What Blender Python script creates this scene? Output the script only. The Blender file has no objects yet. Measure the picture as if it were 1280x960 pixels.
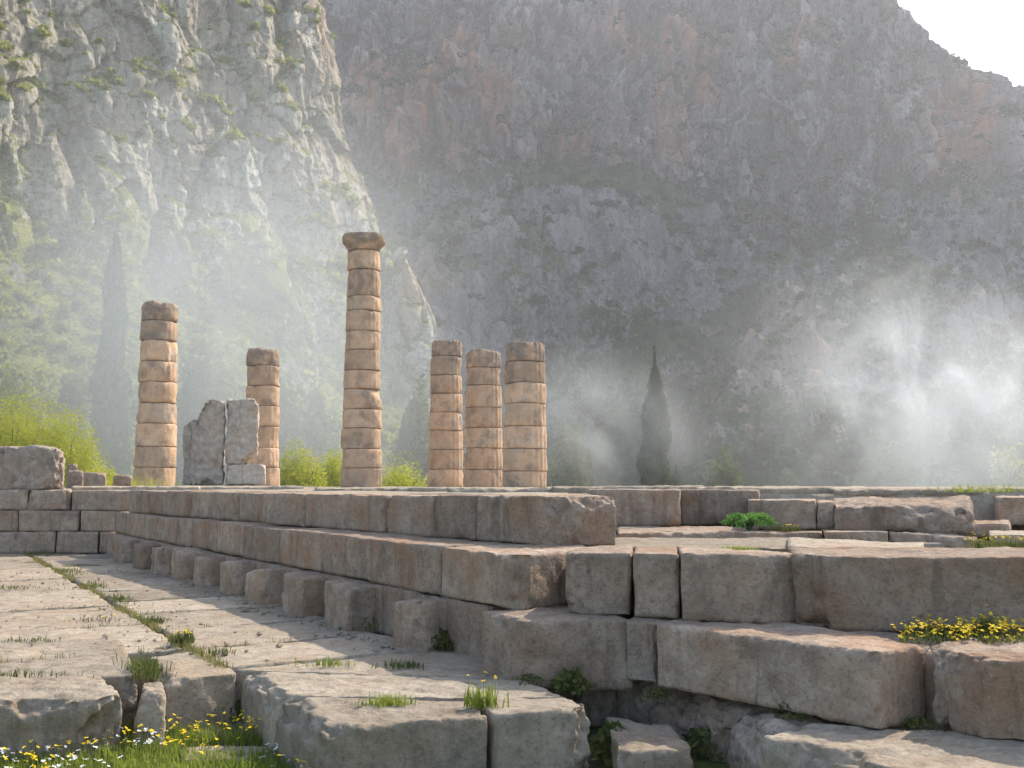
import bpy, math, random
import numpy as np
from mathutils import Vector
R = math.radians
scene = bpy.context.scene
COL = scene.collection
rng = np.random.default_rng(7)
random.seed(7)

# ------------------------------------------------------------------ camera model
F, CX, CY, HOR, EYE = 1244.0, 640.0, 480.0, 606.0, 1.24
PITCH = math.atan((HOR-CY)/F)
cp, sp = math.cos(PITCH), math.sin(PITCH)
def ray(px, py):
    x, y = (px-CX)/F, (CY-py)/F
    return np.array([x, cp-y*sp, sp+y*cp])
def P(px, py, z=0.0):
    r = ray(px, py); t = (z-EYE)/r[2]
    return np.array([r[0]*t, r[1]*t])
def PY(px, py, Y):
    r = ray(px, py); t = Y/r[1]
    return np.array([r[0]*t, Y, EYE+r[2]*t])
cam = bpy.data.cameras.new('camera'); cam.lens = 35.0*F/1244.4; cam.sensor_width = 36.0
cam.clip_start = .05; cam.clip_end = 4000
co = bpy.data.objects.new('camera', cam); COL.objects.link(co)
co.location = (0, 0, EYE); co.rotation_euler = (math.pi/2+PITCH, 0, 0)
scene.camera = co

# ------------------------------------------------------------------ noise
def _h(ix, iy, iz, s):
    h = (ix.astype(np.uint32)*np.uint32(374761393) + iy.astype(np.uint32)*np.uint32(668265263)
         + iz.astype(np.uint32)*np.uint32(2147483647) + np.uint32((s*974634777+12345) & 0xffffffff))
    h = (h ^ (h >> np.uint32(13)))*np.uint32(1274126177)
    h = (h ^ (h >> np.uint32(16)))*np.uint32(2246822519)
    h = h ^ (h >> np.uint32(15))
    return h.astype(np.float64)/2147483647.5-1.0
def vn(p, s=0):
    p = np.asarray(p, float); i = np.floor(p); f = p-i; u = f*f*f*(f*(f*6-15)+10)
    i = i.astype(np.int64) & 0xffffffff
    x0, y0, z0 = i[:, 0], i[:, 1], i[:, 2]
    x1, y1, z1 = (x0+1) & 0xffffffff, (y0+1) & 0xffffffff, (z0+1) & 0xffffffff
    a, b, c = u[:, 0], u[:, 1], u[:, 2]
    l = lambda m, n, t: m+(n-m)*t
    with np.errstate(over='ignore'):
        return l(l(l(_h(x0,y0,z0,s), _h(x1,y0,z0,s), a), l(_h(x0,y1,z0,s), _h(x1,y1,z0,s), a), b),
                 l(l(_h(x0,y0,z1,s), _h(x1,y0,z1,s), a), l(_h(x0,y1,z1,s), _h(x1,y1,z1,s), a), b), c)
ROT = np.array([[.8, .52, -.3], [-.6, .68, -.42], [-.02, .51, .86]])
def fbm(p, o=4, s=0, g=.5):
    p = np.asarray(p, float); t = 0; a = 1; n = 0
    for k in range(o):
        t = t+a*vn(p, s+k); n += a; a *= g; p = (p*2.03) @ ROT.T
    return t/n*1.4
def ridge(p, o=4, s=0, g=.5, rot=False):
    p = np.asarray(p, float); t = 0; a = 1; n = 0
    for k in range(o):
        t = t+a*(1-2*np.abs(vn(p, s+k))); n += a; a *= g; p = p*2.07+3.1
        if rot: p = p @ ROT.T
    return t/n
def facet(p, s=0, tilt=.9):
    """blocky rock: every Voronoi cell is a tilted plane; also returns the closeness to a crack"""
    p = np.asarray(p, float); i = np.floor(p).astype(np.int64); b1 = np.full(len(p), 9.); b2 = np.full(len(p), 9.)
    bi = np.zeros((len(p), 3), np.int64); bc = np.zeros((len(p), 3)); M_ = 0xffffffff
    with np.errstate(over='ignore'):
        for dx in (-1, 0, 1):
            for dy in (-1, 0, 1):
                for dz in (-1, 0, 1):
                    c = i+np.array([dx, dy, dz]); u = c & M_
                    h = _h(u[:, 0], u[:, 1], u[:, 2], s); jx = h*.5+.5; jy = (h*37.7) % 1.0; jz = (h*171.3) % 1.0
                    cc = c+np.stack([jx, jy, jz], 1); d = ((p-cc)**2).sum(1)
                    w = d < b1; b2 = np.where(w, b1, np.minimum(b2, d)); b1 = np.where(w, d, b1); bi[w] = c[w]; bc[w] = cc[w]
        u = bi & M_; hs = [_h(u[:, 0], u[:, 1], u[:, 2], s+k) for k in (11, 12, 13, 14)]
    return hs[0]+tilt*sum(hs[k+1]*(p-bc)[:, k] for k in range(3)), np.sqrt(b2)-np.sqrt(b1)
def sstep(a, b, x):
    t = np.clip((x-a)/(b-a), 0, 1); return t*t*(3-2*t)

# ------------------------------------------------------------------ object helpers
def mesh(name, V, Fc, mat=None, smooth=True):
    V = np.asarray(V, np.float32); Fc = np.asarray(Fc, np.int32); k = Fc.shape[1]
    m = bpy.data.meshes.new(name)
    m.vertices.add(len(V)); m.vertices.foreach_set('co', V.ravel())
    m.loops.add(Fc.size); m.loops.foreach_set('vertex_index', Fc.ravel())
    m.polygons.add(len(Fc)); m.polygons.foreach_set('loop_start', np.arange(0, Fc.size, k, dtype=np.int32))
    m.update(calc_edges=True)
    m.polygons.foreach_set('use_smooth', np.full(len(Fc), smooth))
    if mat: m.materials.append(mat)
    m.update()
    return m
def normals(m):
    n = np.empty(len(m.vertices)*3, np.float32); m.vertex_normals.foreach_get('vector', n); return n.reshape(-1, 3)
def setco(m, V):
    m.vertices.foreach_set('co', np.asarray(V, np.float32).ravel()); m.update()
def attr(m, name, vals):
    a = m.attributes.new(name, 'FLOAT', 'POINT'); a.data.foreach_set('value', np.asarray(vals, np.float32))
def tag(o, label=None, cat=None, group=None, kind=None):
    if label: o['label'] = label
    if cat: o['category'] = cat
    if group: o['group'] = group
    if kind: o['kind'] = kind
    return o
def link(name, m, loc=(0, 0, 0), parent=None):
    o = bpy.data.objects.new(name, m); COL.objects.link(o); o.location = loc
    if parent: o.parent = parent
    return o
def empty(name, loc):
    return link(name, None, loc)
ORD = ['first', 'second', 'third', 'fourth', 'fifth', 'sixth', 'seventh', 'eighth', 'ninth', 'tenth', 'eleventh', 'twelfth', 'thirteenth', 'fourteenth', 'fifteenth', 'sixteenth']

# ------------------------------------------------------------------ materials
class NT:
    def __init__(s, name):
        s.m = bpy.data.materials.new(name); s.m.use_nodes = True; s.t = s.m.node_tree; s.t.nodes.clear()
        s.out = s.t.nodes.new('ShaderNodeOutputMaterial')
    def n(s, ty, **kw):
        nd = s.t.nodes.new(ty)
        for k, v in kw.items():
            if k in nd.inputs: s.set(nd.inputs[k], v)
            else: setattr(nd, k, v)
        return nd
    def set(s, inp, v):
        if hasattr(v, 'is_output') or isinstance(v, bpy.types.NodeSocket): s.t.links.new(v, inp)
        else: inp.default_value = v
    def pos(s, scale=(1, 1, 1), obj=False):
        src = s.n('ShaderNodeTexCoord').outputs['Object'] if obj else s.n('ShaderNodeNewGeometry').outputs['Position']
        v = s.n('ShaderNodeVectorMath', operation='MULTIPLY'); s.set(v.inputs[0], src); v.inputs[1].default_value = scale
        return v.outputs[0]
    def noise(s, vec, scale, detail=4, rough=.55, dist=0.0):
        nd = s.n('ShaderNodeTexNoise'); s.set(nd.inputs['Vector'], vec)
        nd.inputs['Scale'].default_value = scale; nd.inputs['Detail'].default_value = detail
        nd.inputs['Roughness'].default_value = rough; nd.inputs['Distortion'].default_value = dist
        return nd.outputs['Fac']
    def ramp(s, fac, a, b):
        nd = s.n('ShaderNodeMapRange', interpolation_type='SMOOTHSTEP'); s.set(nd.inputs['Value'], fac)
        nd.inputs['From Min'].default_value = a; nd.inputs['From Max'].default_value = b
        return nd.outputs['Result']
    def mix(s, fac, a, b, mode='MIX'):
        nd = s.n('ShaderNodeMix', data_type='RGBA', blend_type=mode); s.set(nd.inputs[0], fac)
        for i, c in ((6, a), (7, b)):
            if isinstance(c, tuple): nd.inputs[i].default_value = (*c[:3], 1)
            else: s.set(nd.inputs[i], c)
        return nd.outputs[2]
    def math(s, op, a, b=0.0, clamp=False):
        nd = s.n('ShaderNodeMath', operation=op, use_clamp=clamp); s.set(nd.inputs[0], a); s.set(nd.inputs[1], b)
        return nd.outputs[0]
    def attr(s, name):
        return s.n('ShaderNodeAttribute', attribute_name=name).outputs['Fac']
    def bump(s, h, strength, dist, normal=None):
        nd = s.n('ShaderNodeBump'); s.set(nd.inputs['Height'], h); nd.inputs['Strength'].default_value = strength
        nd.inputs['Distance'].default_value = dist
        if normal is not None: s.set(nd.inputs['Normal'], normal)
        return nd.outputs[0]
    def principled(s, col, rough=.9, normal=None, spec=.2):
        b = s.n('ShaderNodeBsdfPrincipled'); s.set(b.inputs['Base Color'], col if not isinstance(col, tuple) else (*col[:3], 1))
        b.inputs['Roughness'].default_value = rough; b.inputs['Specular IOR Level'].default_value = spec
        if normal is not None: s.set(b.inputs['Normal'], normal)
        return b.outputs[0]
    def done(s, sh):
        s.t.links.new(sh, s.out.inputs['Surface']); return s.m

def stone_mat(name, c1, c2, brown, bamt=.6, lich=.5, dark=.6, bs=1.0):
    t = NT(name); p = t.pos()
    rnd = t.n('ShaderNodeObjectInfo').outputs['Random']
    off = t.n('ShaderNodeVectorMath', operation='ADD'); t.set(off.inputs[0], p)
    cmb = t.n('ShaderNodeCombineXYZ'); t.set(cmb.inputs[0], t.math('MULTIPLY', rnd, 13.0)); t.set(cmb.inputs[1], t.math('MULTIPLY', rnd, 29.0)); t.set(cmb.inputs[2], t.math('MULTIPLY', rnd, 7.0))
    t.set(off.inputs[1], cmb.outputs[0]); q = off.outputs[0]
    st = t.n('ShaderNodeVectorMath', operation='MULTIPLY'); t.set(st.inputs[0], q); st.inputs[1].default_value = (9, 9, 1.1)
    big = t.noise(q, 1.6, 3); mid = t.noise(q, 7, 6, .62); fine = t.noise(q, 42, 8, .7); streak = t.noise(st.outputs[0], 1, 5, .6, .6)
    col = t.mix(t.ramp(mid, .3, .7), c1, c2)
    col = t.mix(t.math('MULTIPLY', t.ramp(big, .42, .68), bamt), col, brown)
    col = t.mix(t.math('MULTIPLY', t.ramp(streak, .52, .72), .55*dark), col, tuple(x*.42 for x in c2))
    col = t.mix(t.math('MULTIPLY', t.ramp(t.noise(q, 19, 7, .7), .56, .74), .7*dark), col, tuple(x*.30 for x in c2))
    col = t.mix(t.math('MULTIPLY', t.ramp(t.noise(q, 55, 4, .6), .62, .72), lich), col, (.56, .53, .47))
    col = t.mix(t.math('MULTIPLY', t.ramp(t.noise(q, 4.5, 8, .75), .6, .72), lich*.55), col, (.50, .48, .43))
    col = t.mix(t.math('MULTIPLY', t.ramp(t.noise(q, 30, 8, .75), .5, .62), .5), col, tuple(x*.5 for x in c2))
    col = t.mix(t.math('MULTIPLY', t.ramp(t.noise(q, 2.6, 7, .7, .4), .5, .68), .5*dark), col, tuple(x*.45 for x in c2))
    v = t.math('ADD', t.math('MULTIPLY', rnd, .40), .85)
    hs = t.n('ShaderNodeHueSaturation'); t.set(hs.inputs['Color'], col); t.set(hs.inputs['Value'], v)
    vor = t.n('ShaderNodeTexVoronoi', feature='F1'); t.set(vor.inputs['Vector'], q); vor.inputs['Scale'].default_value = 26; 
    h = t.math('ADD', t.math('MULTIPLY', fine, .6), t.math('ADD', t.math('MULTIPLY', mid, 1.1), t.math('MULTIPLY', t.math('MINIMUM', vor.outputs['Distance'], .35), .55)))
    return t.done(t.principled(hs.outputs[0], .93, t.bump(t.math('ADD', h, t.math('MULTIPLY', streak, .9)), .6*bs, .05), .12))
M = {}
M['stone'] = stone_mat('weathered_limestone', (.40, .315, .24), (.27, .205, .155), (.30, .19, .12), .9, .45, .95)
M['pave'] = stone_mat('paving_limestone', (.37, .315, .245), (.265, .222, .168), (.30, .225, .15), .6, .35, .85, .8)
M['rubble'] = stone_mat('rubble_conglomerate', (.50, .41, .33), (.33, .265, .21), (.36, .235, .16), .8, .55, .9, 1.5)
M['mono'] = stone_mat('pale_marble', (.54, .46, .38), (.37, .315, .26), (.40, .31, .23), .6, .5, .9)

def column_mat():
    t = NT('column_tufa'); p = t.pos(); rnd = t.n('ShaderNodeObjectInfo').outputs['Random']
    off = t.n('ShaderNodeVectorMath', operation='ADD'); t.set(off.inputs[0], p)
    cmb = t.n('ShaderNodeCombineXYZ'); t.set(cmb.inputs[0], t.math('MULTIPLY', rnd, 31.0)); t.set(cmb.inputs[2], t.math('MULTIPLY', rnd, 17.0)); t.set(off.inputs[1], cmb.outputs[0]); q = off.outputs[0]
    mid = t.noise(q, 2.2, 6, .65); fine = t.noise(q, 12, 8, .7); big = t.noise(q, .7, 4, .6)
    col = t.mix(t.ramp(mid, .32, .68), (.65, .44, .285), (.51, .335, .21))
    col = t.mix(t.math('MULTIPLY', t.ramp(big, .5, .66), .6), col, (.46, .38, .29))
    col = t.mix(t.math('MULTIPLY', t.ramp(t.noise(q, 1.1, 7, .74, .3), .48, .64), .65), col, (.22, .18, .145))
    wear = t.attr('wear')
    col = t.mix(t.math('MULTIPLY', t.math('MULTIPLY', wear, t.ramp(t.noise(q, 2.6, 6, .7), .3, .6)), .75), col, (.165, .145, .125))
    col = t.mix(t.math('MULTIPLY', t.ramp(fine, .55, .7), .6), col, (.12, .095, .08))
    col = t.mix(t.math('MULTIPLY', t.ramp(t.noise(q, 9, 5, .6), .63, .74), .5), col, (.55, .47, .38))
    hs = t.n('ShaderNodeHueSaturation'); t.set(hs.inputs['Color'], col); t.set(hs.inputs['Value'], t.math('ADD', t.math('MULTIPLY', rnd, .3), .85))
    h = t.math('ADD', t.math('MULTIPLY', fine, .5), mid)
    return t.done(t.principled(hs.outputs[0], .95, t.bump(h, .7, .12), .1))
M['column'] = column_mat()

def cliff_mat(name, g1, g2, orange, veg, vegamt=1.0, s=1.0, stk=.6, spk=.45):
    t = NT(name); p = t.pos(); ps = t.pos((1, 1, .28))
    a = t.noise(ps, .16*s, 9, .62, .3); b = t.noise(p, .55*s, 9, .7); c = t.noise(ps, .6*s, 6, .65)
    col = t.mix(t.ramp(b, .3, .7), g1, g2)
    col = t.mix(t.math('MULTIPLY', t.ramp(a, .5, .7), .5), col, tuple(x*.5 for x in g2))
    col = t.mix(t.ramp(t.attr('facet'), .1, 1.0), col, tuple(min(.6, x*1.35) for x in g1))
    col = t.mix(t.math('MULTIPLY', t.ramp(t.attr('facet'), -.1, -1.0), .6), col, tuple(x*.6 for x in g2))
    vv_ = t.n('ShaderNodeVectorMath', operation='ADD'); t.set(vv_.inputs[0], t.pos((1, 1, .28)))
    nz_ = t.n('ShaderNodeTexNoise'); t.set(nz_.inputs['Vector'], p); nz_.inputs['Scale'].default_value = .35*s; nz_.inputs['Detail'].default_value = 5
    sc_ = t.n('ShaderNodeVectorMath', operation='SCALE'); t.set(sc_.inputs[0], nz_.outputs['Color']); sc_.inputs['Scale'].default_value = 3.2/s
    t.set(vv_.inputs[1], sc_.outputs[0])
    vo = t.n('ShaderNodeTexVoronoi', feature='DISTANCE_TO_EDGE'); t.set(vo.inputs['Vector'], vv_.outputs[0]); vo.inputs['Scale'].default_value = .20*s
    vf = t.n('ShaderNodeTexVoronoi', feature='F1'); t.set(vf.inputs['Vector'], vv_.outputs[0]); vf.inputs['Scale'].default_value = .20*s
    sx = t.n('ShaderNodeSeparateXYZ'); t.set(sx.inputs[0], vf.outputs['Color'])
    col = t.mix(t.math('MULTIPLY', t.ramp(sx.outputs[0], .55, 1.0), .55), col, tuple(min(.6, x*1.3) for x in g1))
    col = t.mix(t.math('MULTIPLY', t.math('MULTIPLY', t.ramp(vo.outputs['Distance'], .13, .0), t.ramp(b, .4, .6)), .6), col, tuple(x*.3 for x in g2))
    om = t.attr('orange')
    vs_ = t.noise(t.pos((1, 1, .09)), .22*s, 7, .62, .4)
    col = t.mix(t.math('MULTIPLY', t.ramp(vs_, .5, .66), stk), col, tuple(x*.42 for x in g2))
    of = t.math('MULTIPLY', om, t.ramp(t.noise(ps, .09*s, 8, .65),   .34, .62))
    col = t.mix(of, col, orange)
    col = t.mix(t.math('MULTIPLY', t.ramp(c, .56, .72), .65), col, tuple(x*.38 for x in g2))
    col = t.mix(t.math('MULTIPLY', t.ramp(t.noise(p, .9*s, 6, .7), .54, .70), spk), col, (.50, .465, .45))
    col = t.mix(t.math('MULTIPLY', t.ramp(t.noise(t.pos((1, 1, .6)), .75*s, 6, .72), .53, .68), spk*1.3), col, tuple(x*.4 for x in g2))
    lp = t.noise(t.pos((1, 1, .5)), .045*s, 4, .6)
    col = t.mix(t.math('MULTIPLY', t.ramp(lp, .48, .66), .5), col, tuple(x*.55 for x in g2))
    vg = t.attr('veg')
    vm = t.math('MULTIPLY', t.ramp(t.math('ADD', vg, t.math('MULTIPLY', t.math('SUBTRACT', t.noise(p, .45*s, 8, .72), .5), 1.6)), .42, .62), vegamt)
    vc = t.mix(t.ramp(t.noise(p, .12*s, 5), .35, .65), veg[0], veg[1])
    vc = t.mix(t.math('MULTIPLY', t.attr('veg_yellow'), t.ramp(t.noise(p, .25*s, 6, .65), .3, .6)), vc, (.31, .32, .08))
    vc = t.mix(t.ramp(t.noise(p, 1.8*s, 5, .7), .4, .7), vc, tuple(x*.45 for x in veg[0]))
    col = t.mix(vm, col, vc)
    h = t.math('ADD', t.math('MULTIPLY', b, 1.0), t.math('ADD', t.math('MULTIPLY', c, .7), t.math('MULTIPLY', t.noise(p, 2.2*s, 5, .7), .35)))
    return t.done(t.principled(col, .97, t.bump(h, .9, 1.6/s), .05))
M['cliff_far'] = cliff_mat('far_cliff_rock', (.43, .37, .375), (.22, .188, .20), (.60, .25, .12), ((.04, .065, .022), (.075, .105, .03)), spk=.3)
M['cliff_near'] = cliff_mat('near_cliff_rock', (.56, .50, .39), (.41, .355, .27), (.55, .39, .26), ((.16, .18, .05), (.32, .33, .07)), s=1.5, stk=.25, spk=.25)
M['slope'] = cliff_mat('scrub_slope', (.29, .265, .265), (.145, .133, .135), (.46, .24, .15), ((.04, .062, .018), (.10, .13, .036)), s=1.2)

def soil_mat():
    t = NT('soil_and_turf'); p = t.pos()
    a = t.noise(p, .9, 6, .6); b = t.noise(p, 14, 6, .7)
    col = t.mix(t.ramp(a, .35, .62), (.10, .085, .055), (.085, .11, .03))
    col = t.mix(t.ramp(b, .5, .75), col, (.16, .135, .095))
    return t.done(t.principled(col, .97, t.bump(b, .8, .05), .05))
M['soil'] = soil_mat()
def dirt_mat():
    t = NT('joint_dirt'); p = t.pos(); b = t.noise(p, 9, 6, .7)
    return t.done(t.principled(t.mix(t.ramp(b, .35, .65), (.17, .135, .09), (.12, .115, .05)), .97, t.bump(b, .8, .04), .05))
M['dirt'] = dirt_mat()
def leaf_mat(name, c1, c2, trans=.35, scale=.8):
    t = NT(name); p = t.pos()
    f = t.noise(p, scale, 4, .6); f2 = t.noise(p, scale*9, 3)
    col = t.mix(t.ramp(f, .35, .65), c1, c2)
    col = t.mix(t.math('MULTIPLY', t.ramp(f2, .5, .7), .5), col, tuple(x*.5 for x in c1))
    d = t.n('ShaderNodeBsdfDiffuse'); t.set(d.inputs['Color'], col)
    tr = t.n('ShaderNodeBsdfTranslucent'); t.set(tr.inputs['Color'], col)
    mx = t.n('ShaderNodeMixShader'); mx.inputs[0].default_value = trans
    t.t.links.new(d.outputs[0], mx.inputs[1]); t.t.links.new(tr.outputs[0], mx.inputs[2])
    return t.done(mx.outputs[0])
M['cypress'] = leaf_mat('cypress_foliage', (.055, .075, .025), (.09, .11, .035), .3)
M['pine'] = leaf_mat('pine_foliage', (.09, .115, .04), (.14, .16, .05), .4)
M['broom'] = leaf_mat('broom_foliage', (.40, .43, .06), (.54, .54, .085), .5)
M['scrub'] = leaf_mat('dark_scrub', (.026, .042, .014), (.055, .075, .024), .25, .2)
M['scrub2'] = leaf_mat('yellow_green_scrub', (.20, .23, .05), (.38, .39, .075), .45, .2)
M['grass'] = leaf_mat('grass_blades', (.19, .26, .04), (.31, .36, .07), .5, 2)
M['drygrass'] = leaf_mat('dry_joint_grass', (.19, .19, .06), (.30, .27, .10), .4, 5)
M['weed'] = leaf_mat('weed_leaves', (.085, .11, .034), (.16, .18, .055), .4, 3)
M['fennel'] = leaf_mat('bright_fennel', (.10, .22, .05), (.20, .36, .09), .45, 3)
def plain(name, c, rough=.8):
    t = NT(name); p = t.pos(); f = t.noise(p, 30, 2)
    return t.done(t.principled(t.mix(f, c, tuple(x*.8 for x in c)), rough))
M['yellow'] = plain('yellow_petals', (.80, .56, .01))
M['white'] = plain('white_petals', (.80, .80, .76))
M['bark'] = plain('bark', (.13, .10, .075))
M['dry'] = plain('dry_stalks', (.25, .20, .11))

# ------------------------------------------------------------------ stone blocks
def hexblock(name, label, foot, z0, z1, mat, group=None, cat='stone block', res=.03, r=.022, amp=.010, chips=(), seed=None, tops=None, bots=None):
    """foot = FL, FR, BR, BL plan points seen from the camera; tops/bots = 4 heights"""
    seed = seed if seed is not None else abs(hash(label)) % 997 if False else sum(ord(c)*(i+3) for i, c in enumerate(label)) % 9973
    foot = np.array(foot, float); c = foot.mean(0); zb0 = z0 if bots is None else min(bots)
    tp = [z1]*4 if tops is None else tops; bt = [z0]*4 if bots is None else bots
    C = np.zeros((2, 2, 2, 3))   # u(l-r) v(front-back) w(z)
    for k, (u, v) in enumerate(((0, 0), (1, 0), (1, 1), (0, 1))):
        C[u, v, 0] = (*(foot[k]-c), bt[k]-zb0); C[u, v, 1] = (*(foot[k]-c), tp[k]-zb0)
    L = np.array([(np.linalg.norm(foot[1]-foot[0])+np.linalg.norm(foot[2]-foot[3]))/2,
                  (np.linalg.norm(foot[3]-foot[0])+np.linalg.norm(foot[2]-foot[1]))/2,
                  np.mean(tp)-np.mean(bt)])
    N = np.maximum(3, np.minimum(140, np.ceil(L/res))).astype(int)
    idx = []; quads = []
    base = 0
    for ax in range(3):
        o1, o2 = [(1, 2), (2, 0), (0, 1)][ax]
        for side in (0, 1):
            a, b = np.meshgrid(np.arange(N[o1]+1), np.arange(N[o2]+1), indexing='ij')
            g = np.zeros(a.shape+(3,), int); g[..., ax] = side*N[ax]; g[..., o1] = a; g[..., o2] = b
            k = np.arange(a.size).reshape(a.shape)+base
            q = np.stack([k[:-1, :-1], k[1:, :-1], k[1:, 1:], k[:-1, 1:]], -1).reshape(-1, 4)
            quads.append(q if side else q[:, ::-1]); idx.append(g.reshape(-1, 3)); base += a.size
    idx = np.concatenate(idx); quads = np.concatenate(quads)
    key = (idx[:, 0]*(N[1]+2)+idx[:, 1])*(N[2]+2)+idx[:, 2]
    _, first, inv = np.unique(key, return_index=True, return_inverse=True)
    idx = idx[first]; quads = inv.reshape(-1)[quads]
    h = L/2; q = idx/N*L-h
    wp = q+np.array([seed*1.37, seed*.71, seed*.33]) % 97
    for ch in chips:
        s = np.array(ch[:3], float); n = s/np.linalg.norm(s); sz = ch[3]
        at = ch[4] if len(ch) > 4 else None      # (axis, centre 0..1, halfwidth 0..1) local extent
        d = (q-h*s) @ n+sz*(1+.35*fbm(wp*5, 3, 5))+.03*fbm(wp*14, 2, 8)
        if at:
            uu = q[:, at[0]]/L[at[0]]+.5
            d = d-sz*1.6*sstep(at[2]*.55, at[2], np.abs(uu-at[1]))
        d = np.maximum(d, 0); q = q-n*d[:, None]
    rr = r*(.16+2.3*np.clip(fbm(wp*3.2, 4, 11)-.02, 0, 1)**1.25)
    rr = np.minimum(rr, h.min()*.8)[:, None]
    qc = np.clip(q, -(h-rr), h-rr); d = q-qc; ln = np.linalg.norm(d, axis=1, keepdims=True)
    q = np.where(ln > rr, qc+d*rr/np.maximum(ln, 1e-9), q)
    U = q/L+.5
    V = 0
    for i in (0, 1):
        for j in (0, 1):
            for k in (0, 1):
                w = (U[:, 0] if i else 1-U[:, 0])*(U[:, 1] if j else 1-U[:, 1])*(U[:, 2] if k else 1-U[:, 2])
                V = V+w[:, None]*C[i, j, k]
    m = mesh(name, V, quads, mat)
    n = normals(m)
    dsp = amp*(.9*fbm(wp*1.7, 3, 21)+.55*fbm(wp*9, 4, 31))-amp*.9*np.clip(fbm(wp*13, 3, 41)-.2, 0, 1)-amp*2.2*np.clip(fbm(wp*3.1, 4, 51)-.38, 0, 1)
    setco(m, V+n*dsp[:, None])
    o = link(name, m, (c[0], c[1], zb0))
    tag(o, label, cat, group)
    return o
def back(p, q, depth):
    """two back corners behind front edge p->q"""
    p, q = np.array(p), np.array(q); d = (q-p)/np.linalg.norm(q-p); n = np.array([-d[1], d[0]])
    return q+n*depth, p+n*depth
def lineblocks(pA, pB, pxs, zref):
    """points along the line A-B (plan) seen at columns pxs"""
    A, B = np.array(pA), np.array(pB); out = []
    for px in pxs:
        # iterate: column px at height zref
        lo, hi = -1.0, 2.0
        f = lambda t: CX+F*((A+(B-A)*t)[0])/((A+(B-A)*t)[1]*cp+(zref-EYE)*sp)-px
        sgn = f(1.0)-f(0.0)
        for _ in range(60):
            mid = (lo+hi)/2
            if (f(mid) > 0) == (sgn > 0): hi = mid
            else: lo = mid
        out.append(A+(B-A)*lo)
    return out
Z1, Z2, Z3 = .38, .76, 1.14
GW = 'cut blocks of the long stepped wall'
# long wall : bottom course. stubs that stick out, and the flush blocks between them
A = P(165, 708, 0); B = P(597, 838, 0)     # toe line of the stubs
stub_px = [(143, 163), (167, 187), (188, 212), (212, 238), (239, 268), (271, 303), (307, 346), (349, 398), (402, 463), (489, 551)]
toe_dir = (B-A)/np.linalg.norm(B-A); toe_n = np.array([-toe_dir[1], toe_dir[0]])
infill_edges = []
Ns = len(stub_px)
stublook = ['squat block, lichen pale on its face', 'upright block', 'rounded block', 'squared block', 'tilted top block', 'broad block', 'block with weeds at its foot', 'brown squared block', 'chipped block', 'far end block']
def front_to_back(i, n): return ORD[n-1-i]
for i, (a, b) in enumerate(stub_px):
    fl, fr = lineblocks(A, B, (a, b), .1)
    fr = fl+(fr-fl)*.52
    dz = rng.uniform(-.02, .015); sk = rng.uniform(-.04, .04)
    fl = fl-toe_n*rng.uniform(-.02, .05)
    hexblock('stone_block', '%s protruding stub from the near corner in the bottom course of the long wall' % ORD[Ns-1-i], [fl, fr, fr+toe_n*.7, fl+toe_n*.7], -.05, Z1+dz-.02, M['stone'], 'protruding stubs of the long wall',
             res=.03 if i > 5 else .05, r=.045, amp=.014, tops=[Z1-.02+dz+sk, Z1-.02+dz-sk*.5, Z1-.012, Z1-.012],
             chips=((-1, -1, 0, .05+.04*rng.random()), (1, -1, 0, .03+.05*rng.random()), (1, -1, 1, .03+.03*rng.random())))
# flush fill between
A1, B1 = A+toe_n*.27, B+toe_n*.27
fill_px = [100, 200, 300, 404, 478, 548, 612]
pts = lineblocks(A1, B1, fill_px, .1)
for i in range(len(pts)-1):
    hexblock('stone_block', '%s flush block from the near corner, set behind the stubs of the long wall' % ORD[len(pts)-2-i], [pts[i], pts[i+1]-toe_dir*.012, pts[i+1]-toe_dir*.012+toe_n*.5, pts[i]+toe_n*.5], -.05, Z1-.008, M['rubble' if i > 3 else 'stone'], 'flush lower blocks of the long wall', res=.04, amp=.016)
# course 2
A2 = P(165, 670, Z1); B2 = P(560, 746, Z1); d2 = (B2-A2)/np.linalg.norm(B2-A2); n2 = np.array([-d2[1], d2[0]])
c2_px = [144, 164, 187, 211, 239, 269, 304, 347, 399, 464, 552]
pts = lineblocks(A2, B2, c2_px, Z1+.3)
for i in range(len(pts)-1):
    p, q = pts[i], pts[i+1]-d2*.008; j = n2*rng.uniform(-.03, .03)
    hexblock('stone_block', '%s block left of the near corner block in the middle course of the long wall' % ORD[len(pts)-2-i], [p+j, q+j, q+n2*1.0, p+n2*1.0], Z1, Z2+rng.uniform(-.01, .004), M['stone'], 'middle course of the long wall', res=.03 if i > 5 else .05, r=.022, amp=.009, chips=((1, -1, 0, .02+.03*rng.random()),))
# course 2 corner block K1
kc = P(652, 763, Z1+.01)
p = pts[-1]
hexblock('stone_block', 'massive corner block of the middle course with a pale worn upper edge', [p, kc, P(726, 763, Z1+.02)+np.array([.06, .62]), p+n2*1.35+d2*.15], Z1, Z2+.01, M['stone'], GW, res=.025, r=.028, amp=.011, chips=((1, -1, 1, .06), (1, -1, 0, .10), (0, -1, 1, .03, (0, .8, .25))), tops=[Z2-.003, Z2+.0, Z2+.01, Z2])
# course 3 corner (large block at the foot)
p3 = P(597, 838, 0); kc3 = P(655, 851, 0)
hexblock('stone_block', 'huge dark corner block at the foot of the long wall beside the paving', [p3, kc3, P(788, 853, 0)+np.array([.03, .10]), p3+toe_n*.9], -.06, Z1+.005, M['stone'], GW, res=.025, r=.03, amp=.013, chips=((0, -1, 1, .045, (0, .55, .3)), (-1, -1, 0, .05)), tops=[Z1+.012, Z1-.012, Z1, Z1+.012])
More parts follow.
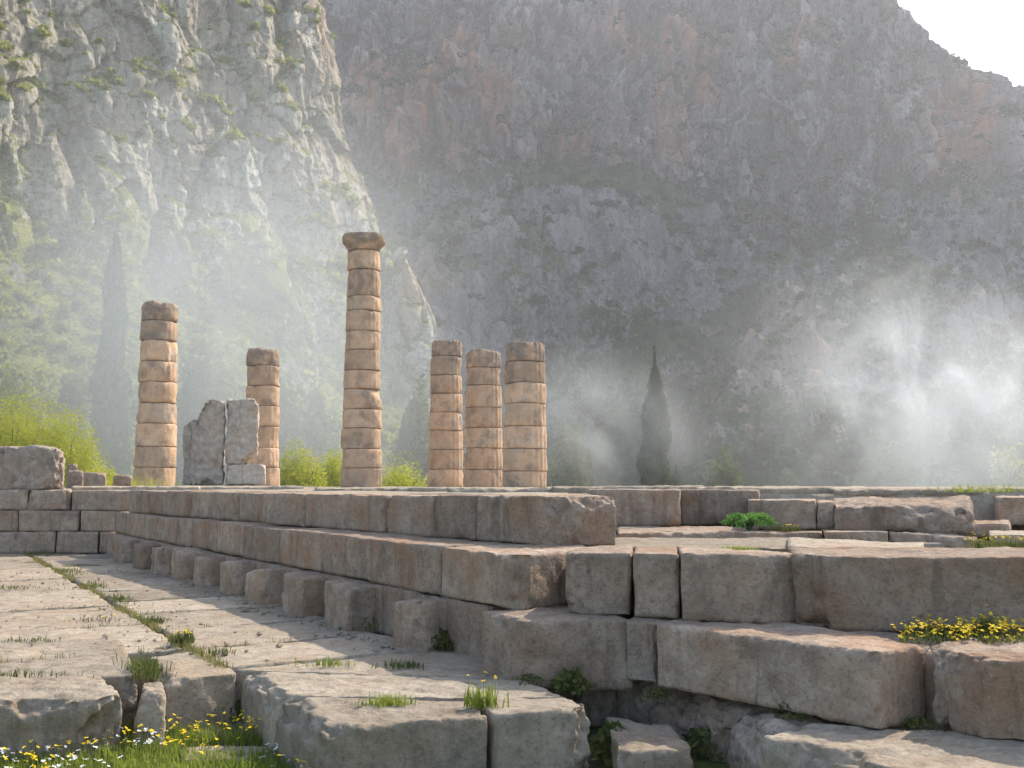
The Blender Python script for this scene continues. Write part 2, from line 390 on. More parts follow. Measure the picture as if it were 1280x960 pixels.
# course 1 (top)
A3 = P(165, 641, Z2); B3 = P(596, 676, Z2); d3 = (B3-A3)/np.linalg.norm(B3-A3); n3 = np.array([-d3[1], d3[0]])
c1_px = [164, 186, 210, 237, 266, 297, 330, 380, 434, 483, 541, 594]
pts = lineblocks(A3, B3, c1_px, Z2+.3)
for i in range(len(pts)-1):
    p, q = pts[i], pts[i+1]-d3*.008; j = n3*rng.uniform(-.03, .03)
    if i == 8: q = q-d3*.05
    hexblock('stone_block', '%s block left of the broken end block in the top course of the long wall' % ORD[len(pts)-2-i], [p+j, q+j, q+n3*.95, p+n3*.95], Z2, Z3+rng.uniform(-.012, .008), M['stone'], 'top course of the long wall', res=.035 if i > 5 else .05, r=.024, amp=.010, chips=((1, -1, 0, .02+.03*rng.random()), (rng.choice([-1, 1]), -1, 1, .03+.03*rng.random())))
p = pts[-1]+d3*.004; q = P(700, 683, Z2)
hexblock('stone_block', 'top block of the long wall with a broken pale right end', [p, q, P(772, 684, Z2)+np.array([.02, .28]), p+n3*1.1], Z2, Z3+.012, M['stone'], GW, res=.022, r=.03, amp=.016, chips=((1, -1, 1, .14), (1, 0, 1, .07), (1, -1, 0, .17), (1, -1, -1, .10), (0, -1, 1, .03, (0, .3, .2))))

# middle course, right of the corner
GR = 'cut blocks of the stepped corner'
zt = .80
hexblock('stone_block', 'wedge-shaped block right of the corner block, leaning in the middle course', [P(704, 769, .37), P(789, 771, .37), P(792, 771, .37)+np.array([.08, .75]), P(724, 768, .37)+np.array([.05, .7])], .37, .785, M['stone'], GR, res=.025, r=.04, amp=.015, tops=[.775, .785, .785, .785], chips=((-1, -1, 1, .06), (-1, -1, -1, .06), (-1, -1, 0, .07)))
hexblock('stone_block', 'narrow upright block third from the corner in the middle course', [P(793, 773, .37), P(850, 776, .37), P(850, 776, .37)+np.array([.12, .8]), P(793, 773, .37)+np.array([.1, .8])], .375, .79, M['stone'], GR, res=.025, r=.025, amp=.011, chips=((1, -1, 0, .02),))
hexblock('stone_block', 'long brown block with a shaded right end beside the deep gap in the middle course', [P(853, 777, .37), P(948, 782, .37), P(1014, 783, .37)+np.array([.015, .16]), P(853, 777, .37)+np.array([.12, .9])], .375, .80, M['stone'], GR, res=.025, r=.028, amp=.011, chips=((1, -1, 1, .03), (1, -1, -1, .05)))
hexblock('stone_block', 'biggest grey block at the right edge with a broken lower left corner', [P(998, 788, .36), P(1560, 800, .36), P(1560, 800, .36)+np.array([.4, 1.0]), P(1018, 788, .36)+np.array([.12, 1.0])], .365, .80, M['stone'], GR, res=.028, r=.035, amp=.014, tops=[.80, .83, .82, .80], chips=((-1, -1, 0, .13), (-1, -1, -1, .14), (-1, -1, 1, .035)))
# lower course, right of the corner
hexblock('stone_block', 'short reddish block beside the huge corner block in the lower course', [P(784, 850, 0), P(822, 858, 0), P(822, 858, 0)+np.array([.35, .75]), P(784, 850, 0)+np.array([.2, .75])], .0, .372, M['rubble'], GR, res=.025, r=.03, amp=.014, chips=((1, -1, 0, .03),))
hexblock('stone_block', 'longest streaked block of the lower course above the rubble footing', [P(823, 858, 0), P(1098, 912, 0), P(1166, 905, 0)+np.array([.02, .12]), P(823, 858, 0)+np.array([.45, .9])], .0, .38, M['stone'], GR, res=.025, r=.028, amp=.012, chips=((1, -1, 0, .06), (0, -1, 1, .02, (0, .7, .3))), tops=[.375, .38, .385, .375])
hexblock('stone_block', 'rough low block with a chipped top at the right edge below the yellow flowers', [P(1164, 906, 0), P(1228, 925, 0), P(1450, 945, 0), P(1300, 880, 0)+np.array([.1, .4])], .0, .385, M['stone'], GR, res=.022, r=.05, amp=.02, chips=((-1, -1, 1, .07), (1, -1, 1, .05), (0, -1, 1, .06), (-1, -1, 0, .06)))
D1 = P(951, 921, 0); D2 = P(1085, 960, 0)
hexblock('stone_slab', 'low flat slab half in sun at the bottom right corner', [D1, D2+np.array([.55, -.5]), P(1500, 930, 0), P(1012, 903, 0)], -.42, -.005, M['pave'], None, 'stone slab', res=.022, r=.05, amp=.016, chips=((0, -1, 1, .09, (0, .25, .22)), (-1, -1, 1, .05)))
# filling behind the lower course under the middle one: thin ledge with flowers
# upper steps on the right
GU = 'upper foundation blocks on the right'
def fb(label, x0, x1, yb, zb, zt_, depth, dy=0, tops=None, chips=(), name='stone_block', yb2=None, group=GU, mat='stone', r=.03, amp=.014, res=.035, cat='stone block', sx=0):
    p, q = P(x0, yb, zb), P(x1, yb2 if yb2 else yb, zb)
    return hexblock(name, label, [p, q, q+np.array([sx+q[0]/q[1]*depth, depth]), p+np.array([p[0]/p[1]*depth, depth])], zb, zt_, M[mat], group, cat, res, r, amp, chips, tops=tops)
fb('squared dark block standing just behind the broken end block', 735, 851, 658, .76, 1.185, 1.2, chips=((1, -1, -1, .07), (1, -1, 0, .03)))
fb('recessed dark block behind the bright green plant', 851, 950, 656, .76, 1.175, 1.0, chips=((-1, -1, 1, .05),))
fb('left split block behind the green plant with a lit flat top', 936, 1021, 662, .77, 1.075, 1.6, chips=((1, -1, 1, .03), (-1, -1, 0, .10)))
fb('narrow split-off stone between the lit flat block and the humped boulder block', 1022, 1044, 662, .77, 1.06, 1.5, chips=((-1, -1, 1, .03),))
fb('largest humped boulder-like block with a broken top in the upper right foundation', 1042, 1214, 664, .76, 1.06, 1.6, yb2=668, tops=[1.045, .99, 1.13, 1.10], r=.07, amp=.04, chips=((1, -1, 1, .13), (0, -1, 1, .10, (0, .72, .35)), (-1, -1, 1, .04)))
fb('grey upper block at the right edge behind the yellow flowers', 1246, 1390, 657, .78, 1.10, 1.2, chips=((-1, -1, 1, .08),), r=.05)
fb('dark low stone wedged between the humped block and the right edge block', 1205, 1262, 672, .72, .86, 1.0, amp=.03, r=.05)
# ledge course
fb('thin flat ledge stone under the squared dark block', 770, 826, 665, .72, .755, 1.0, name='stone_slab', cat='stone slab', r=.015, mat='pave')
fb('low kerb-like stone running left beneath the green plant', 772, 1028, 679, .655, .765, 1.5, yb2=679, r=.02, chips=((0, -1, 1, .03, (0, .3, .25)),))
fb('pale upright kerb stone with a white vein below the humped block', 1030, 1110, 685, .615, .775, 1.2, yb2=686, r=.02)
fb('tapering kerb stone with a broken pale right end', 1111, 1222, 688, .59, .775, 1.1, yb2=693, tops=[.785, .72, .74, .785], r=.03, amp=.02, chips=((1, -1, 1, .14),))
# slabs lying just behind the middle course
fb('long thin slab lying in sun behind the corner blocks', 740, 1000, 693, .685, .735, 1.6, yb2=693, name='stone_slab', cat='stone slab', r=.015, mat='pave', chips=((0, -1, 1, .02, (0, .5, .2)),))
fb('broad sunlit slab with a slanting edge behind the deep gap', 985, 1155, 694, .70, .765, 1.4, yb2=697, name='stone_slab', cat='stone slab', r=.015, mat='pave', tops=[.77, .73, .73, .77])
fb('small sunlit slab by the yellow flowers at the right edge', 1236, 1400, 680, .72, .80, 1.0, name='stone_slab', cat='stone slab', r=.02, mat='pave')
fb('long hidden backing slab beneath the ledge stones', 735, 1500, 697, .55, .68, 3.2, name='stone_slab', cat='stone slab', r=.02, mat='pave')

# far-left cross wall
GL = 'blocks of the far-left cross wall'
def atY(px, Y): return np.array([(px-CX)/F*Y*cp, Y])
def cw(label, x0, x1, yb, z0, z1, **k):
    Y = 18.3+(.08 if z0 > .3 else 0)+(.08 if z0 > .7 else 0); p, q = atY(x0, Y), atY(x1, Y)
    hexblock('stone_block', label, [p, q, q+np.array([q[0]/q[1]*.9, .9]), p+np.array([p[0]/p[1]*.9, .9])], z0, z1, M['stone'], GL, 'stone block', .05, k.get('r', .03), k.get('amp', .014), k.get('chips', ()))
cw('long pale block at the foot of the cross wall by the left edge', -140, 73, 690, 0, .385)
cw('brown foot block in the middle of the cross wall', 74, 126, 690, 0, .385)
cw('small reddish foot block in the inner corner of the two walls', 127, 146, 691, 0, .39)
cw('middle-course cross wall block cut by the left edge of the view', -140, 25, 663.5, .39, .765, chips=((1, -1, 1, .05),))
cw('blackened middle-course block of the cross wall', 26, 102, 663.5, .39, .765, chips=((1, -1, 0, .05),))
cw('smooth middle-course block next to the inner corner', 103, 147, 664, .39, .76)
cw('top-course cross wall block under the lichen-covered boulder', -140, 36, 636, .77, 1.15, r=.05)
cw('broken grey top-course block with a slanting right side', 37, 90, 636, .77, 1.15, r=.06, amp=.03, chips=((1, -1, 1, .08), (-1, -1, 1, .08), (1, -1, 0, .12)))
cw('smooth dark top-course block at the inner corner of the walls', 91, 165, 638, .765, 1.13)
# boulder on the cross wall
fb('large lichen-speckled boulder resting on the cross wall', -60, 79, 605.5, 1.20, 1.93, .9, name='boulder', cat='boulder', r=.14, amp=.05, group=None, mat='rubble', chips=((1, -1, -1, .18), (1, 0, 1, .12), (1, -1, 0, .15))) if False else None
def atY(px, Y): return np.array([(px-CX)/F*Y*cp, Y])
hexblock('boulder', 'large lichen-speckled boulder resting on the cross wall', [atY(-70, 18.6), atY(80, 18.6), atY(80, 19.7), atY(-70, 19.7)], 1.145, 1.95, M['rubble'], None, 'boulder', .045, .16, .05, ((1, -1, -1, .2), (1, 0, 1, .14), (1, -1, 0, .15)))

# ------------------------------------------------------------------ paving
GP = 'paving slabs of the terrace'
a_ = np.array([-.517, .856]); n_ = np.array([-.856, -.517]); P0 = np.array([-.21, 6.45])
def uv(u, v): return P0+a_*u+n_*v
def slab(label, q, zt_=0.0, th=.3, mat='pave', chips=(), r=.02, amp=.013, res=.035, tilt=.008, group=GP):
    t = [zt_+rng.uniform(-tilt, tilt) for _ in range(4)]
    hexblock('paving_slab', label, q, zt_-th, zt_, M[mat], group, 'paving slab', res, r, amp, chips, tops=t)
g = .008
us = [1.30, 2.25, 3.35, 4.55, 5.7, 7.0, 8.3, 9.7, 11.1, 12.6, 14.6]
for i in range(len(us)-1):
    u0, u1 = us[i]+g, us[i+1]-g; w0 = rng.uniform(-.03, .03)
    slab('%s slab from the front beside the long wall, half in its shadow' % ORD[i], [uv(u0, 1.22), uv(u0+.03, -.28), uv(u1, -.28), uv(u1+w0, 1.22)], rng.uniform(-.008, .006), chips=((-1, -1, 1, .03+.03*rng.random()), (1, 1, 1, .03)), res=.035 if i < 4 else .06)
us2 = [2.35, 3.9, 5.5, 7.2, 9.0, 11.0, 13.2, 15.0]
for i in range(len(us2)-1):
    u0, u1 = us2[i]+g, us2[i+1]-g
    slab('%s slab from the front in the sunlit middle strip left of the grassy joint' % ORD[i], [uv(u0, 2.75), uv(u0, 1.27), uv(u1, 1.27), uv(u1, 2.75)], rng.uniform(-.01, .006), chips=((1, -1, 1, .03), (-1, 1, 1, .04)), res=.04 if i < 3 else .06)
us3 = [3.3, 5.2, 7.1, 9.2, 11.6, 14.2]
for i in range(len(us3)-1):
    u0, u1 = us3[i]+g, us3[i+1]-g
    slab('%s slab from the front along the left side of the view' % ORD[i], [uv(u0, 4.6), uv(u0, 2.78), uv(u1, 2.78), uv(u1, 4.6)], rng.uniform(-.01, .004), chips=((1, -1, 1, .04),), res=.05)
for i, (u0, u1) in enumerate(((5.3, 8.5), (8.5, 12.), (12., 15.))):
    slab('%s outermost slab from the front at the far left edge of the view' % ORD[i], [uv(u0+g, 7.4), uv(u0+g, 4.63), uv(u1-g, 4.63), uv(u1-g, 7.4)], -.006, res=.08)
slab('odd corner slab tucked under the last stub and the huge corner block', [P(303, 836.5), P(668, 847), uv(1.29, -.75), uv(1.285, 1.22)], -.004, chips=((-1, -1, 1, .03),))
# packed dirt that fills the joints
def dirt(x, y):
    p = np.stack([x, y, 0*x], 1); return -.03+.022*fbm(p*2.5, 4, 91)
dpoly = [uv(1.45, 1.3), uv(1.45, -.2), uv(14.4, -.2), uv(14.4, 7.2), uv(5.6, 7.2), uv(5.6, 4.7), uv(3.6, 4.5), uv(3.5, 2.85), uv(2.55, 2.6), uv(2.5, 1.35)]
# front edge blocks
GF = 'front edge blocks of the terrace'
def edgeblock(label, px4, chips=(), z=0.0, bot=-.45, r=.022, amp=.014, res=.022, name='stone_block', mat='pave'):
    hexblock(name, label, [P(x, y, z) for x, y in px4], bot, z, M[mat], GF, 'stone block', res, r, amp, chips)
edgeblock('front block with a rough broken left edge above the grass', [(398, 909), (611, 894), (585, 874), (346, 871)], ((-1, -1, 1, .09), (-1, 0, 1, .08), (-1, -1, 0, .05), (0, -1, 1, .015)))
edgeblock('front block with a fractured right end next to the weedy gap', [(618, 894), (757, 885), (707, 872), (591, 874)], ((1, -1, 1, .06), (1, -1, 0, .12), (-1, -1, 1, .02)))
edgeblock('wide slab with a weathered left edge behind the two front blocks', [(345, 870), (707, 871), (650, 849), (301, 838)], ((-1, 0, 1, .07), (-1, -1, 1, .05)))
edgeblock('short squared block with a chipped top left corner above the grass', [(207, 851), (299, 838.5), (252, 812), (176, 822)], ((-1, -1, 1, .09), (-1, 0, 1, .05)))
edgeblock('small broken stone in the grassy gap of the front edge', [(172, 868), (205, 868), (206, 852), (178, 850)], ((-1, -1, 1, .08), (1, -1, 1, .06)), z=-.03, r=.06, amp=.03)
edgeblock('left front block with a crumbled right end above the flowers', [(-260, 885), (160, 872), (128, 845), (-260, 850)], ((1, -1, 1, .12), (1, -1, 0, .16), (0, -1, 1, .03), (0, -1, 1, .07, (0, .74, .12))), r=.05, amp=.025)
edgeblock('slab behind the left front block, its corner broken at the weeds', [(-260, 849), (174, 845), (150, 800), (-260, 800)], ((1, -1, 1, .05), (1, -1, 0, .08)), r=.03)

# rubble footing on the right
GB = 'rough rubble stones of the footing'
def rub(label, x0, x1, y0, y1, z0, z1, depth=.5, **k):
    j = rng.uniform(-.05, .06, 4); p, q = P(x0, y0, z0)+np.array([0, j[0]]), P(x1, y1, z0)+np.array([0, j[1]])
    b1, b0 = back(p, q, depth)
    hexblock('rubble_stone', label, [p, q, b1, b0], z0, z1, M['rubble'], GB, 'rubble stone', .02, .09, .05, k.get('chips', ((-1, -1, 1, .10), (1, -1, 1, .11), (0, -1, 1, .07), (1, -1, 0, .06))), tops=[z1-.05+j[2], z1-.06+j[3], z1, z1])
rub('first rubble stone right of the big corner block foot', 716, 770, 898, 905, -.33, -.03)
rub('small rubble stone wedged under the huge corner block', 662, 716, 874, 882, -.25, -.02, depth=.3)
rub('dark rubble stone under the short reddish block', 770, 822, 908, 925, -.36, -.04)
rub('pitted rubble stone below the streaked block', 812, 860, 925, 945, -.38, -.03)
rub('squared rubble stone with a flat top in the middle of the footing', 852, 902, 940, 968, -.40, -.02)
rub('largest pitted rubble stone left of the low corner slab', 898, 962, 965, 1010, -.42, -.02)
p = P(755, 895, -.16)
hexblock('stone_slab', 'fallen grey slab lying in the gap between front block and rubble', [P(772, 942, -.17), P(868, 938, -.17), P(838, 908, -.17), P(757, 896, -.17)], -.34, -.17, M['pave'], None, 'stone slab', .022, .05, .025, ((1, -1, 1, .06), (-1, -1, 1, .05)))
hexblock('stone_slab', 'nearer of two flat step stones sunk in the grass', [P(226, 950, -.33), P(345, 950, -.33), P(338, 934, -.33), P(222, 932, -.33)], -.45, -.325, M['pave'], 'flat step stones in the grass', 'stone slab', .022, .03, .012)
hexblock('stone_slab', 'farther of two flat step stones sunk in the grass', [P(228, 917, -.33), P(316, 914, -.33), P(305, 902, -.33), P(240, 903, -.33)], -.45, -.325, M['pave'], 'flat step stones in the grass', 'stone slab', .022, .03, .012)

# packed earth core behind the lower courses on the right
eo = hexblock('earth_bank', 'x', [(.9, 6.65), (2.3, 5.42), (7.5, 6.2), (2.2, 9.2)], -.42, .352, M['rubble'], None, 'x', .06, .03, .02)
eo2 = hexblock('earth_bank', 'y', [(3.0, 7.4), (24, 5.5), (24, 13.5), (3.0, 12.5)], -.42, .56, M['rubble'], None, 'x', .14, .03, .02)
for e2 in (eo, eo2):
    for k_ in ('label', 'category'): del e2[k_]
    e2['kind'] = 'structure'
# ------------------------------------------------------------------ ground, platform floor
def gridmesh(name, x0, x1, y0, y1, res, hf, mat):
    xs = np.arange(x0, x1+res, res); ys = np.arange(y0, y1+res, res)
    X, Y = np.meshgrid(xs, ys, indexing='ij'); Z = hf(X.ravel(), Y.ravel())
    V = np.stack([X.ravel(), Y.ravel(), Z], 1); k = np.arange(X.size).reshape(X.shape)
    q = np.stack([k[:-1, :-1], k[1:, :-1], k[1:, 1:], k[:-1, 1:]], -1).reshape(-1, 4)
    return mesh(name, V, q, mat)
def hf_ground(x, y):
    p = np.stack([x, y, x*0], 1)
    z = -.36+.02*fbm(p*1.3, 3, 3)
    far = sstep(17, 40, y)
    rgt = sstep(1.5, 3.5, x-(6.0-y)*1.0)*0
    return z*(1-far)+far*(-.3+.25*fbm(p*.1, 3, 9))-3.0*sstep(62, 85, y)
gr = link('ground', gridmesh('ground', -60, 60, -25, 100, .5, hf_ground, M['soil'])); tag(gr, kind='structure')
# platform floor : polygon sheet with thickness, behind the top course
def pip(x, y, poly):
    ins = np.zeros(x.shape, bool); n = len(poly)
    for i in range(n):
        x1, y1 = poly[i]; x2, y2 = poly[(i+1) % n]
        c = ((y1 > y) != (y2 > y)) & (x < (x2-x1)*(y-y1)/(y2-y1+1e-12)+x1); ins ^= c
    return ins
wl = A3+n3*.5; wr = P(772, 684, Z2)+np.array([-.5, .9])
plat = [(-30, 19.2), (-6.6, 19.2), tuple(A3+n3*.75), tuple(B3+n3*.75), (.35, 9.4), (.9, 12.5), (14, 12.6), (40, 14), (44, 54), (-40, 54), (-34, 22)]
def floor_part(name, poly, z0, z1, res, mat, amp):
    xs = np.arange(min(p[0] for p in poly), max(p[0] for p in poly)+res, res); ys = np.arange(min(p[1] for p in poly), max(p[1] for p in poly)+res, res)
    X, Y = np.meshgrid(xs, ys, indexing='ij'); ins = pip(X.ravel(), Y.ravel(), poly).reshape(X.shape)
    p = np.stack([X.ravel(), Y.ravel(), X.ravel()*0], 1)
    Z = np.where(ins.ravel(), z1+amp*fbm(p*.9, 4, 77), z0)
    V = np.stack([X.ravel(), Y.ravel(), Z], 1); k = np.arange(X.size).reshape(X.shape)
    keep = ins.copy(); 
    for a in (-1, 0, 1):
        for b in (-1, 0, 1): keep |= np.roll(np.roll(ins, a, 0), b, 1)
    q = np.stack([k[:-1, :-1], k[1:, :-1], k[1:, 1:], k[:-1, 1:]], -1).reshape(-1, 4)
    q = q[keep.ravel()[q].all(1)]
    used = np.unique(q); mp = np.zeros(len(V), int); mp[used] = np.arange(len(used))
    return mesh(name, V[used], mp[q], mat)
tf = link('platform_floor', floor_part('platform_floor', plat, .2, 1.13, .35, M['pave'], .03)); tag(tf, kind='structure')
dm = floor_part('dirt', [tuple(p_) for p_ in dpoly], -.06, -.022, .12, M['dirt'], .02)
tag(link('dirt', dm), kind='structure')
# foundation slabs lying on the platform floor, seen edge-on
GT = 'flat floor slabs of the temple platform'
tops = [(90, 250, 20, 1.205, 'thin slab lying before the leftmost column'), (232, 380, 21, 1.20, 'slab lying in front of the standing marble fragments'), (395, 640, 17, 1.185, 'long slab before the tallest column'),
        (560, 770, 14.2, 1.19, 'rough slab in front of the three grouped columns'), (690, 880, 13.4, 1.215, 'rough-edged slab behind the squared dark block'), (870, 1080, 13.0, 1.205, 'long rough slab behind the lit flat block'), (1040, 1235, 12.6, 1.185, 'broad sunlit slab behind the humped block'), (1215, 1420, 13.2, 1.20, 'slab with grass on it at the right edge')]
for x0, x1, Y, z, lb in tops:
    p, q = atY(x0, Y), atY(x1, Y)
    hexblock('floor_slab', lb, [p, q, q*1.14, p*1.14], 1.10, z, M['pave'], GT, 'floor slab', .05, .03, .022, ((-1, -1, 1, .05), (1, -1, 1, .05), (0, -1, 1, .02)))

# ------------------------------------------------------------------ columns
def drum_mesh(r0, r1, h, seed, flute, worn, top=False, fl_az=None):
    nt, nz = 144, 14
    th = np.linspace(0, 2*np.pi, nt, endpoint=False)
    zz = np.concatenate([[0, .012, .035], np.linspace(.08, .92, nz-6), [.965, .988, 1.0]])
    T, W = np.meshgrid(th, zz, indexing='ij'); rad = r0+(r1-r0)*W
    pos = np.stack([np.cos(T)*rad, np.sin(T)*rad, W*h], -1).reshape(-1, 3)+np.array([seed*3.1, seed*1.7, seed*.9]) % 71
    f = (T*20/(2*np.pi)) % 1.0
    sc = 1-(2*f-1)**2
    keep = np.clip(.5+1.1*fbm(pos*.9, 3, 3).reshape(T.shape), 0, 1)
    if fl_az is not None: keep = np.maximum(keep*.35, np.clip(np.cos(T-fl_az)*2.2-.6, 0, 1))
    rad = rad-flute*.055*sc*keep-(1-keep)*.02
    er = (.055+.18*np.clip(fbm(pos*1.6, 3, 6), 0, 1).reshape(T.shape)*worn)
    e = np.minimum(W, 1-W)*h
    rad = rad-np.where(e < er, er-np.sqrt(np.maximum(er**2-(er-e)**2, 0)), 0)*.8
    rad = rad+.02*fbm(pos*2.5, 4, 12).reshape(T.shape)-.09*worn*np.clip(fbm(pos*1.1, 3, 19).reshape(T.shape)-.15, 0, 1)
    rad = rad-(.35*worn)*np.clip(fbm(pos*.7, 2, 29).reshape(T.shape)-.45, 0, .6)
    zc = W*h
    if top:
        zc = zc-sstep(.6, 1, W)*(.10+.07*fbm(pos*1.5, 3, 25).reshape(T.shape))
        rad = rad-sstep(.7, 1, W)*.05*(1+fbm(pos*2, 3, 26).reshape(T.shape))
    V = np.stack([np.cos(T)*rad, np.sin(T)*rad, zc], -1)
    k = np.arange(T.size).reshape(T.shape)
    kk = np.concatenate([k, k[:1]], 0)
    q = np.stack([kk[:-1, :-1], kk[1:, :-1], kk[1:, 1:], kk[:-1, 1:]], -1).reshape(-1, 4)
    # caps: inner ring then centre
    V2 = V.reshape(-1, 3); nb = len(V2); extra = []; fs = [q]
    for row in (0, len(zz)-1):
        ring = V[:, row]; inn = ring*np.array([.55, .55, 1]); 
        if top and row: inn[:, 2] += .06*fbm(inn*1.7+seed, 3, 8)
        cen = np.array([[0, 0, inn[:, 2].mean()]])
        i0 = nb+sum(len(x) for x in extra); extra += [inn, cen]
        a = k[:, row]; b = i0+np.arange(nt); c = i0+nt
        a2, b2 = np.roll(a, -1), np.roll(b, -1)
        f1 = np.stack([a, a2, b2, b], 1) ; f2 = np.stack([b[::2], np.roll(b, -1)[::2], np.roll(b, -2)[::2], np.full(nt//2, c)], 1)
        if row == 0: f1, f2 = f1[:, ::-1], f2[:, ::-1]
        fs += [f1, f2]
    V2 = np.concatenate([V2]+extra)
    m = mesh('drum', V2, np.concatenate(fs), M['column'])
    return m
def column(label, px, Y, wpx, ytop, bounds, seed, flute, worn, capital=False, fl_az=None, darktop=1):
    d = wpx/F*Y*cp; X = (px-CX)/F*Y*cp; zb = 1.14
    root = empty('temple_column', (X, Y, zb)); tag(root, label, 'column', 'standing temple columns')
    H = PY(px, ytop, Y)[2]-zb
    b = np.array(bounds, float); hs = (b[1:]-b[:-1]); hs = hs[::-1]/hs.sum()*H     # bottom up
    z = 0; n = len(hs); tot = 10.2
    for i, h in enumerate(hs):
        ra = d/2*(1-.20*z/tot); rb = d/2*(1-.20*(z+h)/tot)
        if capital and i == n-1:
            m = capital_mesh(ra, h, seed); nm = 'capital'
        else:
            m = drum_mesh(ra*(1+rng.uniform(-.012, .012)), rb, h-.012, seed*10+i, flute, worn*(.6 if i < 3 else 1.0), i == n-1, fl_az); nm = 'drum'
        wear = np.clip((i-(n-1-2*darktop))/2.0, 0, 1) if not capital else (1 if i == n-1 else .15)
        attr(m, 'wear', np.full(len(m.vertices), wear))
        m.name = nm
        o = link(nm, m, (rng.uniform(-.025, .025), rng.uniform(-.02, .02), z), root)
        o.rotation_euler = (0, 0, 0 if fl_az is not None else rng.uniform(0, .3))
        z += h
    return root
def capital_mesh(r, h, seed):
    nt = 120; th = np.linspace(0, 2*np.pi, nt, endpoint=False)
    prof = [(0, 1.0), (.12, 1.02), (.25, 1.1), (.42, 1.24), (.56, 1.33), (.60, 1.33), (.66, 1.35), (.85, 1.35), (.96, 1.34), (1.0, 1.31)]
    rows = []
    for w, k in prof:
        rr = np.full(nt, r*k)
        if w > .6:
            sq = 1/np.maximum(np.abs(np.cos(th)), np.abs(np.sin(th))); rr = rr*(1+.13*(np.minimum(sq, 1.22)-1.1))
        p = np.stack([np.cos(th)*rr, np.sin(th)*rr, np.full(nt, w*h)], 1)
        rr = rr*(1+.07*fbm(p*1.4+seed, 4, 3)-.12*np.clip(fbm(p*.9+seed, 2, 9)-.2, 0, 1))
        rows.append(np.stack([np.cos(th)*rr, np.sin(th)*rr, w*h+.05*fbm(p*1.5+seed, 3, 5)*(w > .8)], 1))
    V = np.stack(rows, 1); k = np.arange(nt*len(prof)).reshape(nt, len(prof)); kk = np.concatenate([k, k[:1]], 0)
    q = [np.stack([kk[:-1, :-1], kk[1:, :-1], kk[1:, 1:], kk[:-1, 1:]], -1).reshape(-1, 4)]
    V2 = V.reshape(-1, 3); extra = []
    for row, fl in ((0, 1), (len(prof)-1, 0)):
        c = len(V2)+len(extra); extra.append(V[:, row].mean(0)); b = k[:, row]
        f2 = np.stack([b[::2], np.roll(b, -1)[::2], np.roll(b, -2)[::2], np.full(nt//2, c)], 1)
        q.append(f2[:, ::-1] if fl else f2)
    return mesh('capital', np.concatenate([V2, np.array(extra)]), np.concatenate(q), M['column'])
column('leftmost temple column, nine worn orange drums with a dark top', 192.5, 42.5, 52, 377, [275, 348, 415, 487, 558, 630, 700, 778, 848, 915], 1, .5, 1.0)
column('short dark-topped column half hidden by the standing marble fragments', 325.5, 47, 47, 434, [435, 503, 572, 642, 712, 785, 852, 918], 2, .5, 1.1)
column('tallest temple column, the only one still carrying its capital', 451, 42, 52, 296, [45, 100, 168, 262, 312, 385, 450, 520, 585, 655, 720, 790, 855, 920], 3, .35, .9, True)
column('most eroded and leftmost of the three grouped columns', 557, 49, 45, 424, [80, 155, 235, 312, 390, 465, 545, 625, 697], 4, .8, 1.5, False, R(-20))
column('lowest column, middle of the three grouped columns', 604, 44.5, 50, 436, [125, 207, 280, 370, 453, 535, 622, 692], 5, 1.0, .8, False, R(-15))
column('widest and nearest of the three grouped columns', 656, 39.5, 57, 426, [88, 178, 265, 348, 440, 530, 620, 685], 6, 1.0, .6, False, R(-15))

# marble fragments standing before the second column
Ym = 27.0
def up(py, Y): return PY(640, py, Y)[2]
def mono(name, label, x0, x1, y1, y0, dep, r, amp, chips, tops=None, Y=Ym, cat='stone fragment', sl=0):
    p, q = atY(x0, Y), atY(x1, Y); z0, z1 = up(y0, Y), up(y1, Y)
    z0 = max(z0, 1.12)
    hexblock(name, label, [p, q, q*(1+dep/Y)+np.array([sl, 0]), p*(1+dep/Y)+np.array([sl, 0])], z0, z1, M['mono'], 'marble fragments on the platform', cat, .05, r, amp, chips, tops=tops)
mono('standing_stone', 'tall pale standing marble fragment with a rounded shoulder', 238, 279, 498, 606, .8, .22, .07, ((1, -1, 1, .10), (-1, 0, 1, .26), (-1, 0, .45, .12), (-1, -1, 0, .12), (-1, -1, 1, .2), (1, -1, 1, .04)))
mono('standing_stone', 'narrow lower marble slab leaning at the left of the tall fragment', 228, 245, 524, 606, .7, .12, .04, ((-1, 0, 1, .16),), Y=27.2)
mono('broken_slab', 'broken marble slab with a jagged right side propped on a base block', 282, 320, 499, 580, .7, .13, .06, ((1, -1, -1, .26), (1, 0, -1, .20), (1, 0, 1, .10), (-1, -1, 1, .03)), Y=26.85)
mono('base_block', 'grey base block beneath the jagged marble slab', 283, 331, 580.5, 606, 1.0, .05, .03, ((1, -1, 1, .08),), Y=26.8, cat='stone block')
for x0, x1, y1, Y, lb in ((84, 103, 588, 30, 'small loose block beside the boulder, left of the first column'), (102, 132, 591, 36, 'low ruined block in grass left of the first column'), (84, 95, 580, 33, 'small rounded rock behind the loose blocks'), (142, 164, 595, 38, 'flat pale block at the foot of the first column')):
    p, q = atY(x0, Y), atY(x1, Y)
    hexblock('loose_stone', lb, [p, q, q*1.03, p*1.03], 1.1, up(y1, Y), M['stone'], 'loose stones left of the columns', 'loose stone', .06, .07, .04, ((-1, -1, 1, .1), (1, -1, 1, .1)))

